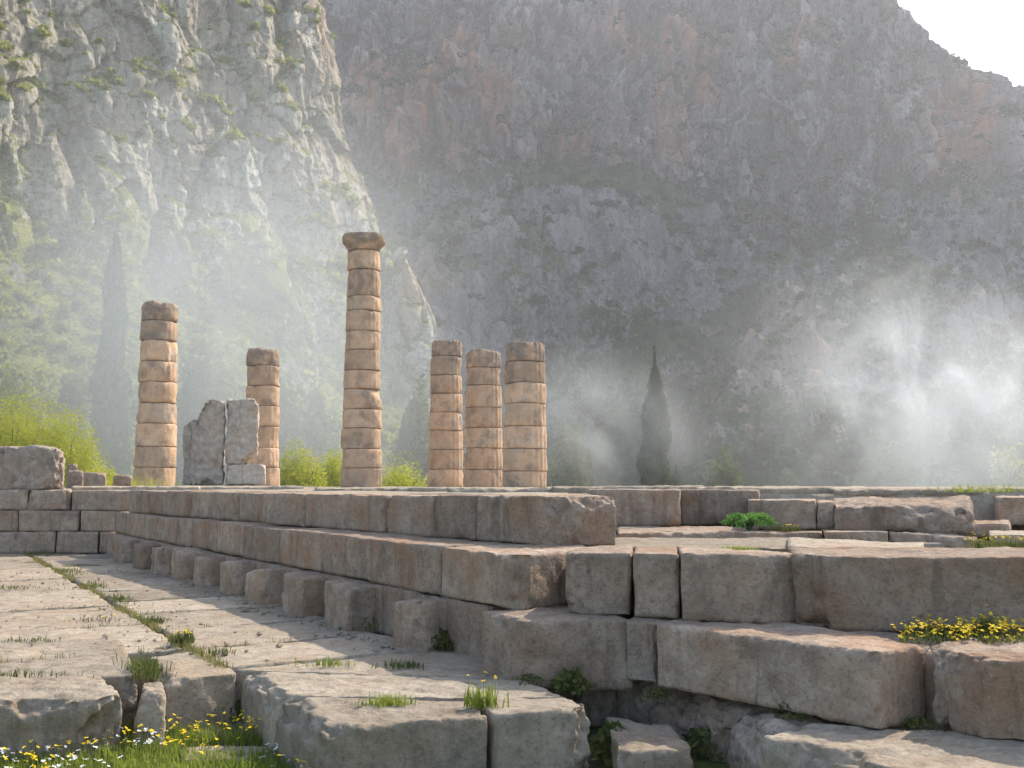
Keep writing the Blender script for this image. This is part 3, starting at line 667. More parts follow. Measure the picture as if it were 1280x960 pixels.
# ------------------------------------------------------------------ cliffs and slopes
def resample(pl, step):
    pl = np.array(pl, float)
    for _ in range(3):     # chaikin
        q = np.empty((2*len(pl)-2, pl.shape[1])); q[0::2] = pl[:-1]*.75+pl[1:]*.25; q[1::2] = pl[:-1]*.25+pl[1:]*.75
        pl = np.concatenate([pl[:1], q, pl[-1:]])
    s = np.concatenate([[0], np.cumsum(np.linalg.norm(np.diff(pl[:, :2], axis=0), axis=1))])
    t = np.arange(0, s[-1], step)
    return np.stack([np.interp(t, s, pl[:, k]) for k in range(pl.shape[1])], 1)
def cliff(name, plan, step, setback, mat, seed, amps, masks, topround):
    """plan rows: x, y, z bottom, z top. The rock faces to the right of the walking direction."""
    pl = resample(plan, step); tan = np.gradient(pl[:, :2], axis=0); k = np.ones(25)/25
    tan = np.stack([np.convolve(np.pad(tan[:, i], 12, 'edge'), k, 'valid') for i in (0, 1)], 1)
    tan /= np.linalg.norm(tan, axis=1, keepdims=True); nrm = np.stack([tan[:, 1], -tan[:, 0]], 1)
    nz = int((pl[:, 3]-pl[:, 2]).max()/step)
    W = np.linspace(0, 1, nz)
    Z = pl[:, 2:3]+(pl[:, 3]-pl[:, 2])[:, None]*W
    sb = setback(pl, Z, W)+topround*sstep(.8, 1, W)**2*np.ones_like(Z)
    X = pl[:, 0:1]-nrm[:, 0:1]*sb; Y = pl[:, 1:2]-nrm[:, 1:2]*sb
    p = np.stack([X, Y, Z], -1).reshape(-1, 3)
    s0 = np.array([seed*17.3, seed*7.7, 0])
    q = p+s0
    A = np.array([1, 1, .38])
    wq = q+np.stack([3*fbm(q/12, 2, 14), 3*fbm(q/12, 2, 15), 5*fbm(q/15, 2, 16)], 1)
    f1, e1 = facet(wq*np.array([1, 1, .42])/19, 21); f2, e2 = facet(wq*np.array([1, 1, .5])/6.5, 22)
    d = amps[0]*fbm(q/55, 4, 1)+amps[1]*f1+amps[2]*f2-amps[2]*1.3*sstep(.14, 0, e1)-amps[2]*.7*sstep(.16, 0, e2)+amps[3]*ridge(q/2.6, 3, 4, .6, True)+amps[4]*(ridge(q*np.array([1, 1, .2])/13, 4, 5, .6)+1.5*ridge(wq*np.array([1, 1, .16])/38, 3, 7, .5))
    d = d*(1-.9*np.repeat(sstep(.70, .93, W)[None, :], len(pl), 0).ravel())
    N3 = np.stack([np.repeat(nrm[:, 0], nz), np.repeat(nrm[:, 1], nz), np.zeros(len(p))], 1)
    V = p+N3*d[:, None]
    V[:, 2] += 1.5*fbm(q/9, 3, 9)
    kk = np.arange(len(V)).reshape(len(pl), nz)
    f = np.stack([kk[:-1, :-1], kk[1:, :-1], kk[1:, 1:], kk[:-1, 1:]], -1).reshape(-1, 4)
    m = mesh(name, V, f, mat, False)
    n = normals(m); o_, v_ = masks(V, n)
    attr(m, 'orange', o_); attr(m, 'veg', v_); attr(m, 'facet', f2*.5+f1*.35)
    o = link(name, m); tag(o, kind='structure')
    return o, V, n
def gauss(V, cx, cy, cz, sx, sz): return np.exp(-(((V[:, 0]-cx)/sx)**2+((V[:, 2]-cz)/sz)**2))
# far wall
def spot(px, py, Y): return PY(px, py, Y)
OR = [spot(520, 130, 412)+[0], spot(480, 100, 412)+[0]]
def far_masks(V, n):
    o = np.zeros(len(V))
    for px, py, sx, sz in ((500, 110, 22, 16), (530, 180, 16, 22), (575, 75, 10, 20), (730, 180, 14, 10), (840, 20, 30, 9), (850, 120, 9, 24), (1160, 200, 9, 22), (890, 70, 8, 12), (1000, 60, 9, 12), (620, 120, 8, 18), (1195, 150, 10, 22)):
        c = PY(px, py, 410); o = np.maximum(o, np.exp(-(((V[:, 0]-c[0])/sx)**2+((V[:, 2]-c[2])/sz)**2)))
    o = np.clip(o*1.9, 0, 1)
    v = np.clip(sstep(.35, .75, n[:, 2])*.5+.16*fbm(V/25, 3, 5)+.10, 0, 1)
    v = np.maximum(v, .42*sstep(138, 122, V[:, 2]+6*fbm(V/12, 3, 6)))
    return o, v
far_plan = [(-330, 330, 60, 230), (-200, 400, 90, 240), (-90, 415, 105, 245), (0, 418, 108, 250), (80, 428, 108, 262), (130, 415, 105, 268), (168, 398, 95, 223), (205, 410, 80, 193), (245, 435, 60, 158), (300, 490, 20, 95), (330, 540, -10, 20)]
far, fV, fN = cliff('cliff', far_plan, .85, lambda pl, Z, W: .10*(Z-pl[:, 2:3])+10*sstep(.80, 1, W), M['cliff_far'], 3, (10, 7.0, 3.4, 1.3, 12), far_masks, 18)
# near left wall
def near_masks(V, n):
    o = np.clip(1.2*np.exp(-(((V[:, 1]-262)/14)**2))*(.4+.6*fbm(V/14, 3, 4)), 0, 1)+.35*np.clip(fbm(V/30, 3, 9), 0, 1)
    v = np.clip(sstep(.3, .7, n[:, 2])*.5+.18*fbm(V/18, 3, 5)+.46*sstep(92, 34, V[:, 2])+.19, 0, 1)
    return np.clip(o, 0, 1), v
near_plan = [(-190, 40, 10, 190), (-150, 80, 14, 190), (-114, 130, 16, 190), (-84, 180, 16, 185), (-54, 220, 12, 180), (-25, 260, 6, 175), (-29, 290, 4, 172), (-80, 325, 30, 170), (-160, 380, 40, 170)]
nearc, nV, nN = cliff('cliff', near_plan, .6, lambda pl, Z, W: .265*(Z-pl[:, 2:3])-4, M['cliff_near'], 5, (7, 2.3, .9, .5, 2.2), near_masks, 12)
# rock tower beside it
tw_plan = [(-40, 254, 0, 60), (-32, 248, 0, 64), (-24, 248, 0, 65), (-18, 254, 0, 61), (-19, 268, 0, 57), (-32, 280, 0, 56)]
tow, tV, tN = cliff('cliff', tw_plan, .5, lambda pl, Z, W: .10*(Z-pl[:, 2:3])+2*sstep(.9, 1, W), M['cliff_near'], 8, (2, 1.4, .8, .4, 1.0), lambda V, n: (np.clip(.9*sstep(-32, -27, V[:, 0])*sstep(35, 50, V[:, 2]), 0, 1), np.clip(sstep(.1, .5, n[:, 2])*.6+.25*sstep(50, 20, V[:, 2]), 0, 1)), 5)

def seg_dist(x, y, pl):
    best = np.full(x.shape, 1e9); zz = np.zeros_like(x)
    for i in range(len(pl)-1):
        a = np.array(pl[i]); b = np.array(pl[i+1]); ab = b[:2]-a[:2]
        t = np.clip(((x-a[0])*ab[0]+(y-a[1])*ab[1])/(ab @ ab), 0, 1)
        d = np.hypot(x-(a[0]+ab[0]*t), y-(a[1]+ab[1]*t)); z = a[2]+(b[2]-a[2])*t
        w = d < best; best = np.where(w, d, best); zz = np.where(w, z, zz)
    return best, zz
foot = [(-190, 40, 30), (-150, 80, 40), (-114, 130, 42), (-84, 180, 40), (-54, 220, 32), (-25, 260, 20), (-29, 290, 16), (-80, 325, 40)]
def smax(a, b, k): h = np.clip(.5+.5*(a-b)/k, 0, 1); return b+(a-b)*h+k*h*(1-h)
def hf_hills(x, y):
    p = np.stack([x, y, x*0], 1)
    d, fz = seg_dist(x, y, foot)
    side = (x < np.interp(y, [40, 130, 180, 222, 260, 288, 325, 400], [-190, -114, -84, -54, -25, -29, -80, -160]))
    left = fz-.62*d; left = np.where(side, fz+.3*d, left)
    w = 9*fbm(p/45, 4, 50)
    Xc = np.interp(y, [225, 280, 330, 390, 420], [44, 67, 94, 158, 175])+4*fbm(p/14, 3, 51)
    backp = .76*(y-228+w)
    e = Xc-x
    gul = np.where(e > 0, np.minimum(1.5*e, 38)*sstep(120, 60, e)*sstep(215, 260, y), 0)
    knob = 17*np.exp(-(((x-44)/11)**2+((y-322)/16)**2))+12*np.exp(-(((x-16)/14)**2+((y-330)/22)**2))-14*np.exp(-(((x-22)/7)**2+((y-300)/40)**2))
    bk = backp-gul+knob*sstep(230, 260, y)
    bk = np.minimum(bk, 128+.12*(y-400)+np.where(y > 440, (y-440)*.3, 0))
    # terraces
    q = np.stack([x, y, bk], 1)
    t = bk/15+1.0*fbm(q/35, 3, 52); fr = t-np.floor(t)
    bk = bk+7*(sstep(.25, .75, fr)-fr)*sstep(5, 25, bk)
    rough = 4*fbm(p/24, 4, 53)-3.2*ridge(np.stack([x/13, y/22, bk/40], 1), 5, 54, .62)+1.5*ridge(np.stack([x, y, bk*.5], 1)/5.5, 4, 56, .62, True)
    fa, ea = facet(np.stack([x/15, y/20, bk/30], 1)+.25*np.stack([fbm(p/9, 2, 71), fbm(p/9, 2, 72), 0*x], 1), 31); fb_, eb = facet(np.stack([x/5.5, y/6.5, bk/9], 1), 32)
    rough = .55*rough+4.4*fa+2.1*fb_-1.6*sstep(.15, 0, ea)-.8*sstep(.18, 0, eb)
    bk = bk+rough*sstep(-5, 12, bk)
    t = left/11+1.0*fbm(p/28, 3, 57); fr = t-np.floor(t)
    left = left+3.5*(sstep(.25, .75, fr)-fr)+(1.8*fa+1.1*fb_-1.2*sstep(.15, 0, ea)+1.0*ridge(p/5, 3, 59, .5, True))*sstep(-5, 8, left)
    base = -3+1.2*fbm(p/20, 3, 55)-4*sstep(70, 140, y)*sstep(-40, 40, x)
    return smax(smax(left, bk, 4), base, 3)
hm = gridmesh('hills', -330, 380, 70, 470, 1.15, hf_hills, M['slope']); hm.polygons.foreach_set('use_smooth', np.zeros(len(hm.polygons), bool))
hV = np.empty(len(hm.vertices)*3, np.float32); hm.vertices.foreach_get('co', hV); hV = hV.reshape(-1, 3).astype(float); hN = normals(hm)
ov = np.zeros(len(hV))
for px, py, Y, s in ((960, 430, 300, 16), (910, 500, 255, 12), (920, 570, 240, 10), (1060, 540, 250, 10), (1190, 240, 385, 9), (520, 340, 300, 8)):
    c = PY(px, py, Y); ov = np.maximum(ov, .8*np.exp(-(((hV[:, 0]-c[0])/s)**2+((hV[:, 2]-c[2])/s)**2)))
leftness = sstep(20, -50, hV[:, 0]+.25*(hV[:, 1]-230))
vv = np.clip(.30*sstep(.45, .8, hN[:, 2])+.33*fbm(hV/30, 4, 61)+.18*fbm(hV/7, 3, 63)+.24+.10*leftness+.35*sstep(30, -2, hV[:, 2]), 0, 1)
e_ = np.interp(hV[:, 1], [225, 280, 330, 390, 420], [44, 67, 94, 158, 175])-hV[:, 0]
vv = np.clip(vv+.12+.36*sstep(0, 12, e_)*sstep(60, 30, e_)+.3*sstep(110, 122, hV[:, 2]), 0, 1)
attr(hm, 'veg_yellow', leftness); attr(hm, 'orange', ov); attr(hm, 'veg', vv)  # plant colour turns yellow-green towards the left hillside
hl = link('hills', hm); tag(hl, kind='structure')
# wide plain sheet under everything
def hf_base(x, y): return np.full(x.shape, -9.0)
pl = link('terrain', gridmesh('terrain', -480, 480, -160, 620, 40, hf_base, M['soil'])); tag(pl, kind='structure')
def hill_z(x, y): return float(hf_hills(np.array([x]), np.array([y]))[0]) if y > 70 else float(hf_ground(np.array([x]), np.array([y]))[0])

# ------------------------------------------------------------------ foliage
def leaves(C, size, seed, flat=.3, asp=.55, up=None):
    """quads at points C"""
    g_ = np.random.default_rng(seed); n = len(C)
    a = g_.normal(size=(n, 3)); a[:, 2] *= (1-flat)
    if up is not None: a = a*.6+up
    a /= np.linalg.norm(a, axis=1, keepdims=True)
    b = np.cross(a, g_.normal(size=(n, 3))); b /= np.linalg.norm(b, axis=1, keepdims=True)
    s = (size*(.6+.8*g_.random(n)))[:, None] if np.isscalar(size) else size[:, None]
    V = np.stack([C-a*s*.5, C+b*s*asp*.5, C+a*s*.5, C-b*s*asp*.5], 1).reshape(-1, 3)
    return V, np.arange(4*n).reshape(-1, 4)
def clumps(rad, n, nc, seed, zsq=.8, cs=.42):
    g_ = np.random.default_rng(seed)
    cc = g_.normal(size=(nc, 3)); cc /= np.linalg.norm(cc, axis=1, keepdims=True); cc *= (g_.random((nc, 1))**.4)*.75
    cc[:, 2] = np.abs(cc[:, 2])
    k = g_.integers(0, nc, n); d = g_.normal(size=(n, 3)); d /= np.linalg.norm(d, axis=1, keepdims=True)
    cr = cs*(.6+.8*g_.random(nc))
    p = cc[k]+d*(g_.random((n, 1))**.45)*cr[k][:, None]
    p[:, 2] = np.maximum(p[:, 2]*zsq, -.05)
    return p*np.array(rad)
def taper(pts, rads, mat, name, parent=None, loc=(0, 0, 0), ns=8):
    pts = np.array(pts, float); V = []; th = np.linspace(0, 2*np.pi, ns, endpoint=False)
    for i, p in enumerate(pts):
        t = pts[min(i+1, len(pts)-1)]-pts[max(i-1, 0)]; t /= np.linalg.norm(t)
        u = np.cross(t, [.3, 1, .1]); u /= np.linalg.norm(u); w = np.cross(t, u)
        V.append(p+rads[i]*(np.cos(th)[:, None]*u+np.sin(th)[:, None]*w))
    V = np.concatenate(V); k = np.arange(len(V)).reshape(len(pts), ns); kk = np.concatenate([k, k[:, :1]], 1)
    q = np.stack([kk[:-1, :-1], kk[:-1, 1:], kk[1:, 1:], kk[1:, :-1]], -1).reshape(-1, 4)
    return V, q
def tree_obj(name, label, loc, parts, cat='tree', group=None):
    root = empty(name, loc); tag(root, label, cat, group)
    for nm, (V, q), mat, sm in parts: link(nm, mesh(nm, V, q, mat, sm), (0, 0, 0), root)
    return root
def cypress(label, px, ytop, Y, wpx, seed, n=9000, name='cypress_tree', group=None):
    top = PY(px, ytop, Y); zb = hill_z(top[0], Y)-.2; H = top[2]-zb; w = wpx/F*Y/2
    g_ = np.random.default_rng(seed); t = g_.random(n)**.8*.97+.02
    prof = np.minimum(1, (t/.12)**.6)*np.clip(1-t, 0, 1)**.62
    th = g_.random(n)*2*np.pi; rr = w*1.15*prof*(.45+.55*g_.random(n)**.4)
    pos = np.stack([np.cos(th)*rr, np.sin(th)*rr, t*H], 1)
    nz = fbm(pos*np.array([.9, .9, .45])+seed, 3, 3); pos[:, :2] *= (1+.5*nz+.25*fbm(pos*2.2+seed, 2, 5))[:, None]
    keep = nz > -.55; pos = pos[keep]
    lv = leaves(pos, (.034*H+.08)*(.35+.65*prof[keep]**.7)*(.6+.8*g_.random(len(pos))), seed, 0, .45, np.array([0, 0, 1.1]))
    tr = taper([(0, 0, -1), (0, 0, H*.3), (.1, 0, H*.8)], [w*.22, w*.16, .03], None, 't')
    return tree_obj(name, label, (top[0], Y, zb), [('trunk', tr, M['bark'], True), ('crown', lv, M['cypress'], False)], group=group)
cypress('tall dark cypress rising left of the leftmost column', 146, 285, 88, 44, 11, 9000)
cypress('slender cypress standing alone right of the columns', 818, 431, 92, 38, 12, 9000)
cypress('faint hazy cypress behind the gap between tallest column and grouped columns', 505, 515, 120, 22, 13, 3500)
cypress('faint small cypress in smoke right of the grouped columns', 735, 545, 120, 16, 14, 2500)
cypress('small dark cypress in the smoke just right of the slender cypress', 845, 575, 120, 12, 15, 2000)
def broadtree(label, px, ytop, Y, wpx, seed, mat='pine', n=7000, group='hazy trees behind the columns', name='tree', cat='tree', hfrac=.72, leaf=.035):
    top = PY(px, ytop, Y); zb = hill_z(top[0], Y)-.3; H = top[2]-zb; w = wpx/F*Y/2
    p = clumps((w, w, H*hfrac), n, 26, seed, 1.0, .36); p[:, 2] += H*(1-hfrac)*.75; p[:, 2] *= H/max(p[:, 2].max(), .1)
    lv = leaves(p, leaf*H+.1, seed, .2, .6)
    g_ = np.random.default_rng(seed); Vs, qs = taper([(0, 0, -1), (.1, 0, H*.35), (-.1, .1, H*.8)], [H*.03, H*.022, .04], None, 't'); off = len(Vs); VV = [Vs]; QQ = [qs]
    for k in range(6):
        a = g_.random()*6.28; z0 = H*(.3+.35*g_.random()); e = np.array([math.cos(a)*w*.7, math.sin(a)*w*.7, z0+H*.18])
        v2, q2 = taper([(0, 0, z0), e*.5+np.array([0, 0, z0*.5+.3]), e], [H*.012, H*.009, .03], None, 't', ns=6); VV.append(v2); QQ.append(q2+off); off += len(v2)
    return tree_obj(name, label, (top[0], Y, zb), [('trunk', (np.concatenate(VV), np.concatenate(QQ)), M['bark'], True), ('crown', lv, M[mat], False)], cat, group)
broadtree('big hazy pine filling the gap right of the leftmost column', 252, 388, 104, 96, 21)
broadtree('lower hazy pine behind the short column', 350, 440, 108, 70, 22)
broadtree('pale hazy tree left of the tallest column', 398, 470, 112, 60, 23)
broadtree('dark round tree at the left edge above the bright bushes', 20, 450, 108, 80, 24)
broadtree('dim tree between the tall cypress and the bright bushes', 88, 465, 112, 60, 25)
broadtree('wispy sparse tree left of the smoke at the foot of the rock spur', 905, 552, 105, 62, 26, 'pine', 1600)
broadtree('dim bush-like tree in smoke right of the grouped columns', 712, 520, 112, 60, 27, 'pine', 3000)
broadtree('sunlit yellow-green tree half lost in smoke at the right edge', 1262, 545, 108, 70, 28, 'scrub2', 2500)
broadtree('grey tree lost in smoke below the right-hand plume', 1120, 548, 105, 90, 29, 'pine', 3000)
broadtree('hazy tree between the tallest column and the eroded column', 520, 470, 125, 60, 30, 'pine', 4000)
def bush(label, px, ytop, Y, wpx, zb, seed, mat='broom', n=9000, group='bright yellow-green bushes beyond the platform', leaf=.16):
    top = PY(px, ytop, Y); w = wpx/F*Y/2; H = top[2]-zb
    n = int(n*4); leaf *= .8; p = clumps((w, w, H), n, 46, seed, 1.0, .46); p[:, 2] *= (.55*H/p[:, 2].max()+.45*H/np.percentile(p[:, 2], 96))*.93
    lv = leaves(p, leaf, seed, .1, .5); g_ = np.random.default_rng(seed); VV = []; QQ = []; off = 0
    for k in range(5):
        a = g_.random()*6.28; v2, q2 = taper([(0, 0, -.3), (math.cos(a)*w*.2, math.sin(a)*w*.2, H*.3), (math.cos(a)*w*.5, math.sin(a)*w*.5, H*.65)], [.06, .045, .02], None, 't', ns=6); VV.append(v2); QQ.append(q2+off); off += len(v2)
    return tree_obj('bush', label, (top[0], Y, zb), [('stem', (np.concatenate(VV), np.concatenate(QQ)), M['bark'], True), ('foliage', lv, M[mat], False)], 'bush', group)
bush('largest bright yellow-green bush at the left edge behind the boulder', 18, 482, 58, 165, -.4, 41, n=17000)
bush('bright bush sloping down to the foot of the tall cypress', 84, 512, 57, 108, -.4, 42, n=9000)
bush('low bright bush left of the first column foot', 130, 580, 56, 60, -.2, 43, n=3500)
bush('bright bush between the short column and the tallest column', 375, 560, 60, 74, -.4, 44, n=7000)
bush('dimmer pale bush left of the tallest column foot', 412, 566, 66, 60, -.6, 45, n=5000)
bush('low bright bush between the tallest column and the grouped columns', 503, 579, 60, 84, -.4, 46, n=6000)

# shrubs on the cliffs : individuals + the rest as one mass each
def shrub_mesh(name, mat, seed, n=170): 
    p = clumps((1, 1, .95), n, 9, seed, .9, .5); V, q = leaves(p, .42, seed, .2, .7); return mesh(name, V, q, mat, False)
def in_view(V, mg=0):
    dy = V[:, 1]*cp+(V[:, 2]-EYE)*sp; x = CX+F*V[:, 0]/dy; y = CY-F*((V[:, 2]-EYE)*cp-V[:, 1]*sp)/dy
    return (x > -mg) & (x < 1280+mg) & (y > -mg) & (y < 606), x, y
def scatter(kind_name, label, group, V, N, prob, count, nstuff, smin, smax_, mat, seed, stuffname):
    g_ = np.random.default_rng(seed); ok, x, y = in_view(V, 60)
    facing = (N[:, 1]*V[:, 1]+N[:, 0]*V[:, 0]) < 0
    pr = prob*ok*facing; pr = pr/pr.sum()
    idx = g_.choice(len(V), count+nstuff, replace=False, p=pr)
    sz = smin+(smax_-smin)*g_.random(len(idx))**2.2
    order = np.argsort(-sz/V[idx, 1]); idx = idx[order]; sz = sz[order]
    protos = [shrub_mesh(kind_name, mat, seed+k) for k in range(5)]
    for i in range(count):
        o = link(kind_name, protos[i % 5], tuple(V[idx[i]]-np.array([0, 0, sz[i]*.25]))); s = sz[i]
        o.scale = (s*(.8+.5*g_.random()), s*(.8+.5*g_.random()), s*(.7+.5*g_.random())); o.rotation_euler = (0, 0, g_.random()*6.28)
        tag(o, label, 'shrub', group)
    VV = []; QQ = []; off = 0
    for i in range(count, len(idx)):
        p = clumps((1, 1, .95), 46, 5, seed+i, .9, .5)*sz[i]; v, q = leaves(p, .75*sz[i], seed+i, .2, .8)
        VV.append(v+V[idx[i]]); QQ.append(q+off); off += len(v)
    if VV:
        o = link(stuffname, mesh(stuffname, np.concatenate(VV), np.concatenate(QQ), mat, False)); tag(o, kind='stuff')
    return
pf = sstep(.18, .6, fN[:, 2])+1.2*sstep(142, 120, fV[:, 2])*.5+.012
scatter('cliff_shrub', 'dark shrub clinging to the shaded grey wall of the far cliff', 'dark shrubs on the far cliff wall', fV, fN, pf*sstep(0, .45, fbm(fV*np.array([1/26, 1/26, 1/15]), 3, 88)+.1), 240, 2600, .8, 4.0, M['scrub'], 300, 'cliff_scrub')
ph = vv**2.2*sstep(-8, 0, hV[:, 2])
scatter('slope_shrub', 'dark shrub on the shaded rocky slope below the far cliff', 'dark shrubs on the shaded slope', hV, hN, ph*sstep(.5, .2, leftness)*sstep(150, 220, hV[:, 1]), 240, 4200, .7, 3.4, M['scrub'], 400, 'slope_scrub')
scatter('hillside_shrub', 'yellow-green shrub on the hazy hillside under the left cliff', 'yellow-green shrubs on the left hillside', hV, hN, ph*sstep(.2, .6, leftness)*sstep(250, 180, hV[:, 1])*sstep(80, 95, hV[:, 1]), 200, 1100, .6, 2.2, M['scrub2'], 500, 'hillside_scrub')
pn = sstep(.15, .55, nN[:, 2])*(sstep(140, 60, nV[:, 2])+.15)+.015
scatter('crag_shrub', 'yellow-green shrub growing from a ledge of the left cliff', 'yellow-green shrubs on the left cliff', nV, nN, pn*sstep(-.1, .5, fbm(nV/22, 3, 89)+.2), 170, 600, .6, 2.4, M['scrub2'], 600, 'crag_scrub')

# ------------------------------------------------------------------ small plants
def blades(C, h, w, seed, lean=.5):
    g_ = np.random.default_rng(seed); n = len(C); a = g_.random(n)*6.28; hh = h*(.5+.8*g_.random(n))
    dirv = np.stack([np.cos(a), np.sin(a), 0*a], 1); side = np.stack([-np.sin(a), np.cos(a), 0*a], 1)*w
    l = lean*g_.random(n)[:, None]
    p0 = C; p1 = C+dirv*hh[:, None]*l*.3+np.array([0, 0, 1])*hh[:, None]*.55; p2 = C+dirv*hh[:, None]*l+np.array([0, 0, 1])*hh[:, None]*(1-.3*l)
    V = np.stack([p0-side, p0+side, p1+side*.8, p1-side*.8, p2+side*.1, p2-side*.1], 1).reshape(-1, 3); b = np.arange(n)[:, None]*6
    return V, np.concatenate([b+np.array([0, 1, 2, 3]), b+np.array([3, 2, 4, 5])])
def heads(C, r, seed):
    """little five-petalled flower heads, each a shallow cup of quads"""
    g_ = np.random.default_rng(seed); n = len(C); V = []; Q = []
    ang = g_.random(n)*6.28; tilt = g_.normal(size=(n, 2))*.35
    rr = r*(.7+.6*g_.random(n))
    for k in range(5):
        a = ang+k*6.283/5
        d = np.stack([np.cos(a), np.sin(a), .25+tilt[:, 0]*np.cos(a)+tilt[:, 1]*np.sin(a)], 1); s = np.stack([-np.sin(a), np.cos(a), 0*a], 1)
        R_ = rr[:, None]
        V += [C, C+d*R_*.6+s*R_*.42, C+d*R_, C+d*R_*.6-s*R_*.42]
    V = np.stack(V, 1).reshape(-1, 3)
    return V, np.arange(len(V)).reshape(-1, 4)
# lawn in the lower left corner
g_ = np.random.default_rng(77)
def lawn_pts(n, poly, seed):
    g_ = np.random.default_rng(seed); poly = np.array(poly); lo, hi = poly.min(0), poly.max(0)
    p = lo+(hi-lo)*g_.random((n*3, 2)); p = p[pip(p[:, 0], p[:, 1], [tuple(t) for t in poly])][:n]
    return np.concatenate([p, hf_ground(p[:, 0], p[:, 1])[:, None]], 1)
lawn_poly = [P(-160, 925, -.36), P(150, 925, -.36), P(172, 898, -.36), P(300, 904, -.36), P(388, 975, -.36), P(420, 1080, -.36), P(-260, 1080, -.36)]
C = lawn_pts(17000, lawn_poly, 5)
ns = fbm(C*2.2, 3, 4); stones = np.zeros(len(C), bool)
_, sx, sy = in_view(C)
stones |= pip(sx, sy, [(232, 947), (340, 948), (334, 934), (228, 933)]) | pip(sx, sy, [(232, 916), (312, 914), (303, 903), (243, 904)])
C = C[(ns > -.45) & ~stones]
V, q = blades(C, .085, .0035, 6, .9)
tag(link('grass', mesh('grass', V, q, M['grass'], False)), kind='stuff')
def flowers(name, C, hh, r, mat, seed):
    g_ = np.random.default_rng(seed); T = C+np.stack([g_.normal(size=len(C))*.02, g_.normal(size=len(C))*.02, hh*(.6+.7*g_.random(len(C)))], 1)
    V1, q1 = heads(T, r, seed)
    root = link(name, mesh(name, V1, q1, M[mat], False))
    sd = np.array([.0014, 0, 0]); V2 = np.stack([C-sd, C+sd, T+sd, T-sd], 1).reshape(-1, 3)
    link('stem', mesh('stem', V2, np.arange(len(V2)).reshape(-1, 4), M['weed'], False), (0, 0, 0), root)
    return root
Cy = lawn_pts(1500, lawn_poly, 15); w = fbm(Cy*1.1, 3, 14); Cy = Cy[w > -.12][:560]
tag(flowers('yellow_flowers', Cy, .13, .014, 'yellow', 16), kind='stuff')
Cw = lawn_pts(1500, lawn_poly, 25); w = fbm(Cw*1.2+7, 3, 24); Cw = Cw[w > -.05][:520]
tag(flowers('white_daisies', Cw, .10, .013, 'white', 26), kind='stuff')
# yellow flower bed at the right on top of the lower course
bed = [P(1122, 803, .38), P(1290, 806, .38), P(1420, 790, .38), P(1290, 778, .38), P(1140, 782, .38)]
g_ = np.random.default_rng(9); lo, hi = np.min(bed, 0), np.max(bed, 0); p = lo+(hi-lo)*g_.random((2600, 2)); p = p[pip(p[:, 0], p[:, 1], [tuple(b) for b in bed])]
C = np.concatenate([p, np.full((len(p), 1), .37)], 1)
root = empty('flower_bed', (0, 0, 0)); tag(root, 'bed of yellow flowers on the ledge at the right edge', 'flowers')
cen = C.mean(0); root.location = cen
V, q = heads(C[:620]+np.stack([g_.normal(size=620)*.02, g_.normal(size=620)*.02, .02+.085*g_.random(620)], 1)-cen, .0145, 3); tag(link('flower_heads', mesh('flower_heads', V, q, M['yellow'], False), (0, 0, 0), root), kind='stuff')
V, q = blades(C-cen, .055, .004, 8, .8); tag(link('leaves', mesh('leaves', V, q, M['weed'], False), (0, 0, 0), root), kind='stuff')

def tuft(label, pt, z, rad, h, n, seed, mat='weed', name='grass_tuft', cat='grass tuft', group='grass tufts between the stones', yellow=0, leafy=False, sq=(1, 1), yh=None):
    g_ = np.random.default_rng(seed); d = g_.normal(size=(n, 2))*.5*np.array(sq)*rad
    C = np.stack([d[:, 0], d[:, 1], np.zeros(n)], 1)
    hs = h*np.exp(-(d[:, 0]/rad/sq[0])**2-(d[:, 1]/rad/sq[1])**2)
    root = empty(name, (pt[0], pt[1], z)); tag(root, label, cat, group)
    if leafy:
        p = C.copy(); p[:, 2] = hs*g_.random(n)**.7; V, q = leaves(p, h*.3, seed, .1, .6)
    else: V, q = blades(C, h, .003+h*.012, seed, 1.0)
    link('leaves', mesh('leaves', V, q, M[mat], False), (0, 0, 0), root)
    if yellow:
        k = yellow; T = C[:k]*1.0; T[:, 2] = (yh or h)*(.75+.5*g_.random(k)); V, q = heads(T, .013, seed)
        for j in range(min(k, 100)): link('flower', mesh('flower', V[j*20:(j+1)*20], np.arange(20).reshape(-1, 4), M['yellow'], False), (0, 0, 0), root)
        sd = np.array([.0012, 0, 0]); V2 = np.stack([C[:k]-sd, C[:k]+sd, T+sd, T-sd], 1).reshape(-1, 3); tag(link('stem', mesh('stem', V2, np.arange(4*k).reshape(-1, 4), M['weed'], False), (0, 0, 0), root), kind='stuff')
    return root
# sparse dry grass along the paving joints : nobody could count it
g_ = np.random.default_rng(55); L_ = []
for (u0, v0), (u1, v1), cnt, w_ in [((1.3, 1.245), (14.4, 1.245), 2600, .032), ((3.0, 2.765), (14, 2.765), 260, .03)]+[((u, 1.25), (u, -.2), 60, .02) for u in us[1:9]]+[((u, 2.75), (u, 1.25), 90, .025) for u in us2[:6]]+[((u, 4.6), (u, 2.77), 90, .03) for u in us3[:4]]:
    t_ = g_.random(cnt)[:, None]; uvp = np.array([u0, v0])*(1-t_)+np.array([u1, v1])*t_+g_.normal(size=(cnt, 2))*w_
    pp = P0+uvp[:, :1]*a_+uvp[:, 1:]*n_; keep = fbm(np.concatenate([pp*1.4, 0*pp[:, :1]], 1), 3, 66) > -.05
    L_.append(np.concatenate([pp, np.full((cnt, 1), -.012)], 1)[keep])
V, q = blades(np.concatenate(L_), .055, .0032, 56, 1.1)
tag(link('joint_grass', mesh('joint_grass', V, q, M['drygrass'], False)), kind='stuff')
